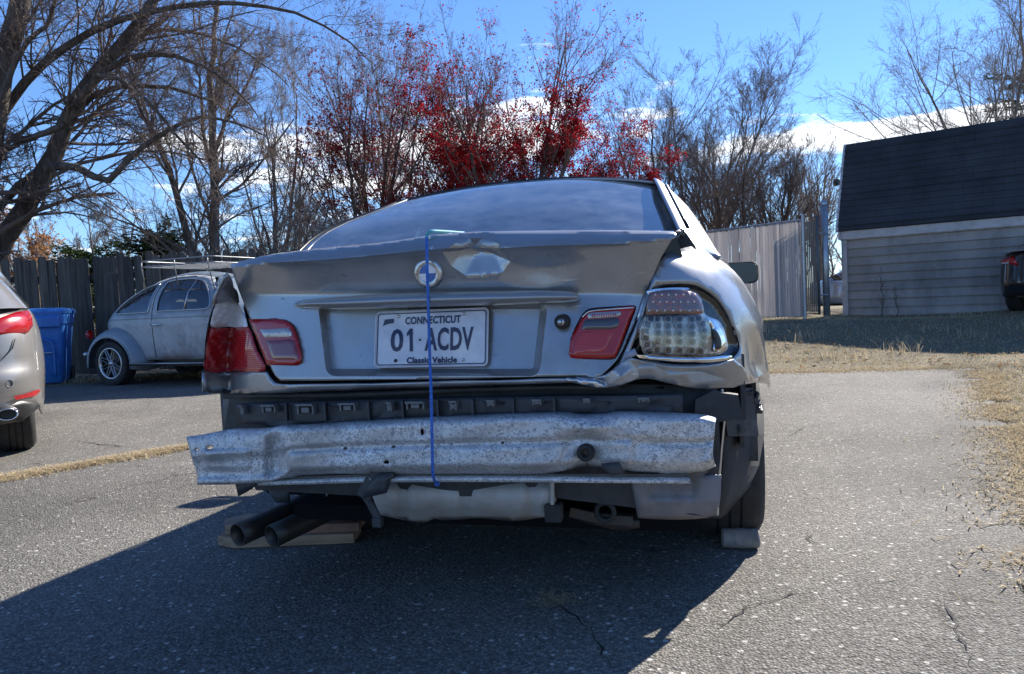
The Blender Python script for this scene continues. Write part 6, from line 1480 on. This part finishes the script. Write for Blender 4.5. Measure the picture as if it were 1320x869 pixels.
# ================================================================== GRASS, LITTER, CRACKS
straw = leafmat('straw', (.68, .57, .38), (.38, .31, .20), .35); grn = leafmat('olive_grass', (.26, .25, .10), (.50, .42, .22), .35)
asp_poly = ASP
def blades(name, XY, hmin, hmax, w_, mat, rng, lay=.6, zf=None, lab=None):
    k = len(XY); z = (zf(XY[:, 0], XY[:, 1]) if zf else np.zeros(k)); h = rng.uniform(hmin, hmax, k); a = rng.uniform(0, 6.28, k); ln = h*rng.uniform(.1, lay*2, k)
    d = np.stack([np.cos(a), np.sin(a), 0*a], -1); s_ = np.stack([-np.sin(a), np.cos(a), 0*a], -1)*w_*rng.uniform(.6, 1.3, k)[:, None]; b = np.c_[XY, z-.004]
    m_ = b+d*ln[:, None]*.4; m_[:, 2] += h*.6; t = b+d*ln[:, None]; t[:, 2] += h*rng.uniform(.5, 1, k)
    V = np.stack([b-s_, b+s_, m_+s_*.7, m_-s_*.7, t], 1).reshape(-1, 3); I = np.arange(k)*5
    F = np.concatenate([np.stack([I, I+1, I+2], 1), np.stack([I, I+2, I+3], 1), np.stack([I+3, I+2, I+4], 1)]); o = np_mesh(name, V, F, mat); tag(o, lab, 'grass', kind='stuff'); return o
rg = np.random.default_rng(31)
def scatter(n, x0, x1, y0, y1, dens):
    P = np.c_[rg.uniform(x0, x1, n), rg.uniform(y0, y1, n)]; P = P[~inpoly(P, asp_poly+0)]; 
    return P[rg.uniform(size=len(P)) < dens(P)]
near = scatter(150000, 1.8, 16, 4.2, 15.5, lambda P: np.clip(1.3-P[:, 1]/20, .2, 1)*(.35+.65*(np.sin(P[:, 0]*2.1+np.sin(P[:, 1]*3))*np.sin(P[:, 1]*1.7+P[:, 0]) > -.35)))
half = rg.uniform(size=len(near)) < .72
blades('dry_grass', near[half], .012, .045, .0035, straw, rg, 1.0, gh_, 'short dry straw coloured grass on the verge beside the asphalt')
blades('olive_grass', near[~half], .015, .05, .0035, grn, rg, .7, gh_, 'short olive grass mixed into the dry verge before the shed')
# ragged verge: tufts and crumbs spilling over the edge of the asphalt
ei = [k for k in range(len(asp_s)) if asp_s[k][0] > .8 and asp_s[k][1] > 2.0]
ep = asp_s[rg.choice(ei, 26000)]+rg.normal(0, 1, (26000, 2))*np.array([.15, .15])*rg.uniform(.2, 1.2, (26000, 1)); nz_ = np.sin(ep[:, 0]*5.1+ep[:, 1]*3.3)+np.sin(ep[:, 1]*9+1); ep = ep[nz_ > -1.3]
blades('edge_grass', ep, .008, .032, .0032, straw, rg, 1.8, lambda x, y: np.maximum(gh_(x, y), 0), 'matted dry straw spilling over the ragged edge of the asphalt')
# tall tufts along the bank
c_ = np.c_[rg.uniform(3.5, 14, 40), rg.uniform(9.0, 12.4, 40)]
c_ = c_[:40]; tf = np.repeat(c_, 30, 0)+rg.normal(0, .12, (1200, 2)); blades('weed_tufts', tf, .06, .24, .004, straw, rg, .6, gh_, 'taller dry weed tufts on the shaded bank before the shed')
# strip of straw in the joint of the drive
jt = spl([(-4.2, 3.2), (-3.6, 3.75), (-2.97, 4.29), (-2.6, 4.68), (-2.24, 5.02), (-1.8, 5.45), (-1.2, 6.0), (-.6, 6.7)], 8)
i = rg.integers(0, len(jt)-1, 26000); f = rg.uniform(size=len(i))[:, None]; JP = jt[i]*(1-f)+jt[i+1]*f; wj = .035+.03*np.sin(JP[:, 0]*7)**2; JP = JP+rg.normal(0, 1, JP.shape)*wj[:, None]
blades('joint_grass', JP, .008, .035, .003, straw, rg, 1.8, None, 'strip of dead straw in the joint of the driveway at left')
jv = np.array([(p[0], p[1], .003) for p in jt]); G = []
for k, p in enumerate(jt):
    d = jt[min(k+1, len(jt)-1)]-jt[max(k-1, 0)]; nn = np.array([-d[1], d[0]])/np.hypot(*d); w_ = .05+rg.uniform(0, .025); G.append([(p[0]-nn[0]*w_, p[1]-nn[1]*w_, .002), (p[0], p[1], .008), (p[0]+nn[0]*w_, p[1]+nn[1]*w_, .002)])
tag(MB().grid(G).build('joint_soil', pmat('straw_soil', (.22, .16, .09), .95, var=[(60, (.34, .26, .15), .4, .65)], bump=(80, 1, .01)), None), kind='structure')
# fence foot: dirt and leaf litter
brm = leafmat('dry_leaf', (.28, .17, .09), (.45, .33, .2), .3)
def litter(name, C, size, lab):
    k = len(C); u = rg.normal(size=(k, 3)); u[:, 2] *= .25; u /= np.linalg.norm(u, axis=1, keepdims=True); v = np.cross(u, np.array([0, 0, 1.])+rg.normal(0, .3, (k, 3))); v /= np.linalg.norm(v, axis=1, keepdims=True); s_ = size*rg.uniform(.5, 1.2, (k, 1)); nrm = np.cross(u, v)*s_*.25
    V = np.stack([C-u*s_, C+v*s_*.6+nrm, C+u*s_, C-v*s_*.6+nrm], 1).reshape(-1, 3); I = np.arange(k)*4; F = np.concatenate([np.stack([I, I+1, I+2], 1), np.stack([I, I+2, I+3], 1)]); tag(np_mesh(name, V, F, brm), lab, 'leaves', kind='stuff')
ff = np.c_[rg.uniform(-9.5, -1.5, 5000), 11.0+rg.normal(0, .22, 5000), rg.uniform(.0, .03, 5000)]; litter('fence_litter', ff, .03, 'dry leaves gathered along the foot of the wooden fence')
ff2 = np.c_[rg.uniform(-9.5, -1.5, 9000), 11.05+rg.normal(0, .2, 9000)]; blades('fence_foot_grass', ff2, .02, .09, .004, straw, rg, .8, None, 'dry grass along the foot of the wooden fence')
k = 900; q = np.c_[rg.uniform(2, 12, k), rg.uniform(5, 12, k)]; q = q[~inpoly(q, asp_poly)]; litter('verge_leaves', np.c_[q, gh_(q[:, 0], q[:, 1])+.03], .035, 'fallen brown leaves scattered over the grass verge')
# bare saplings against the shed
for j, (u, vt, vb, rr, lab) in enumerate(((1137, 345, 412, .014, 'thin bare sapling standing against the shed wall'), (1156, 372, 412, .008, 'shorter thinner sapling to the right of the other by the shed'))):
    b = wp(u, vb, 13.9); t_ = wp(u-3, vt, 13.9); make_tree('sapling', lab, [([b, (b+t_)/2+(.02, 0, 0), t_], rr, .004)], [dict(K=14, tlo=.2, thi=.98, Lf=.25, ang=.5, n=5, up=.08, wig=.1, rr=.5, minr=.003), dict(K=3, tlo=.2, thi=1, Lf=.5, ang=.5, n=4, up=.05, wig=.1, rr=.6, minr=.002)], 60+j, MT['bark'], MT['twig'], cat='sapling')
# cracks in the asphalt
crm = pmat('crack_dark', (.018, .017, .016), .95)
def crack(P, w_):
    pts = gp(np.array([p[0] for p in P], float), np.array([p[1] for p in P], float))[:, :2]; q = []
    for a, b in zip(pts[:-1], pts[1:]):
        n = max(2, int(np.hypot(*(b-a))/.03))
        for k in range(n): q.append(a+(b-a)*k/n+rg.normal(0, .009, 2))
    q = np.array(q); G = []
    for k, p in enumerate(q):
        d = q[min(k+1, len(q)-1)]-q[max(k-1, 0)]; nn = np.array([-d[1], d[0]])/(np.hypot(*d)+1e-6); ww = w_*rg.uniform(.2, 1.1)*min(1, 4*min(k, len(q)-1-k)/len(q)+.1); G.append([(p[0]-nn[0]*ww, p[1]-nn[1]*ww, .004), (p[0]+nn[0]*ww, p[1]+nn[1]*ww, .004)])
    tag(MB().grid(G).build('crack', crm, None), kind='structure')
crack([(1262, 600), (1266, 612), (1262, 625), (1276, 640), (1280, 655), (1278, 668)], .0045)
crack([(925, 812), (960, 785), (1000, 772), (1025, 765), (1075, 770)], .0035); crack([(700, 768), (735, 790), (760, 812), (775, 835), (795, 866), (812, 869)], .0035)
crack([(1010, 565), (1040, 550), (1085, 545)], .003); crack([(1025, 500), (1090, 495), (1160, 498)], .004)
crack([(95, 568), (130, 573), (175, 578)], .007); crack([(1035, 685), (1055, 700), (1060, 704)], .003)
crack([(1210, 770), (1235, 800), (1250, 840), (1245, 869)], .0025)
# loose grit and a few small stones
st_ = MB(); 
for k in range(420):
    x, y = rg.uniform(-3, 3.5), rg.uniform(.9, 7)
    r = rg.uniform(.002, .0055); V = [(x+r*rg.uniform(.6, 1.2)*c1_, y+r*rg.uniform(.6, 1.2)*c2_, .002+r*rg.uniform(.5, .9)*c3_) for c1_, c2_, c3_ in ((1, 0, 0), (-.5, .87, 0), (-.5, -.87, 0), (0, 0, 1))]; st_.add(V, [(0, 1, 3), (1, 2, 3), (2, 0, 3)])
tag(st_.build('grit', pmat('pale_grit', (.42, .40, .36), .8), None), 'loose pale grit scattered over the asphalt', 'grit', kind='stuff')
mossy = blades('dead_clump', np.array([gp(716, 773)[:2]])+rg.normal(0, 1, (900, 2))*np.array([.035, .03]), .002, .01, .0025, straw, rg, 2.5, None, 'small flat clump of dead grass lying in the shadow behind the coupe')
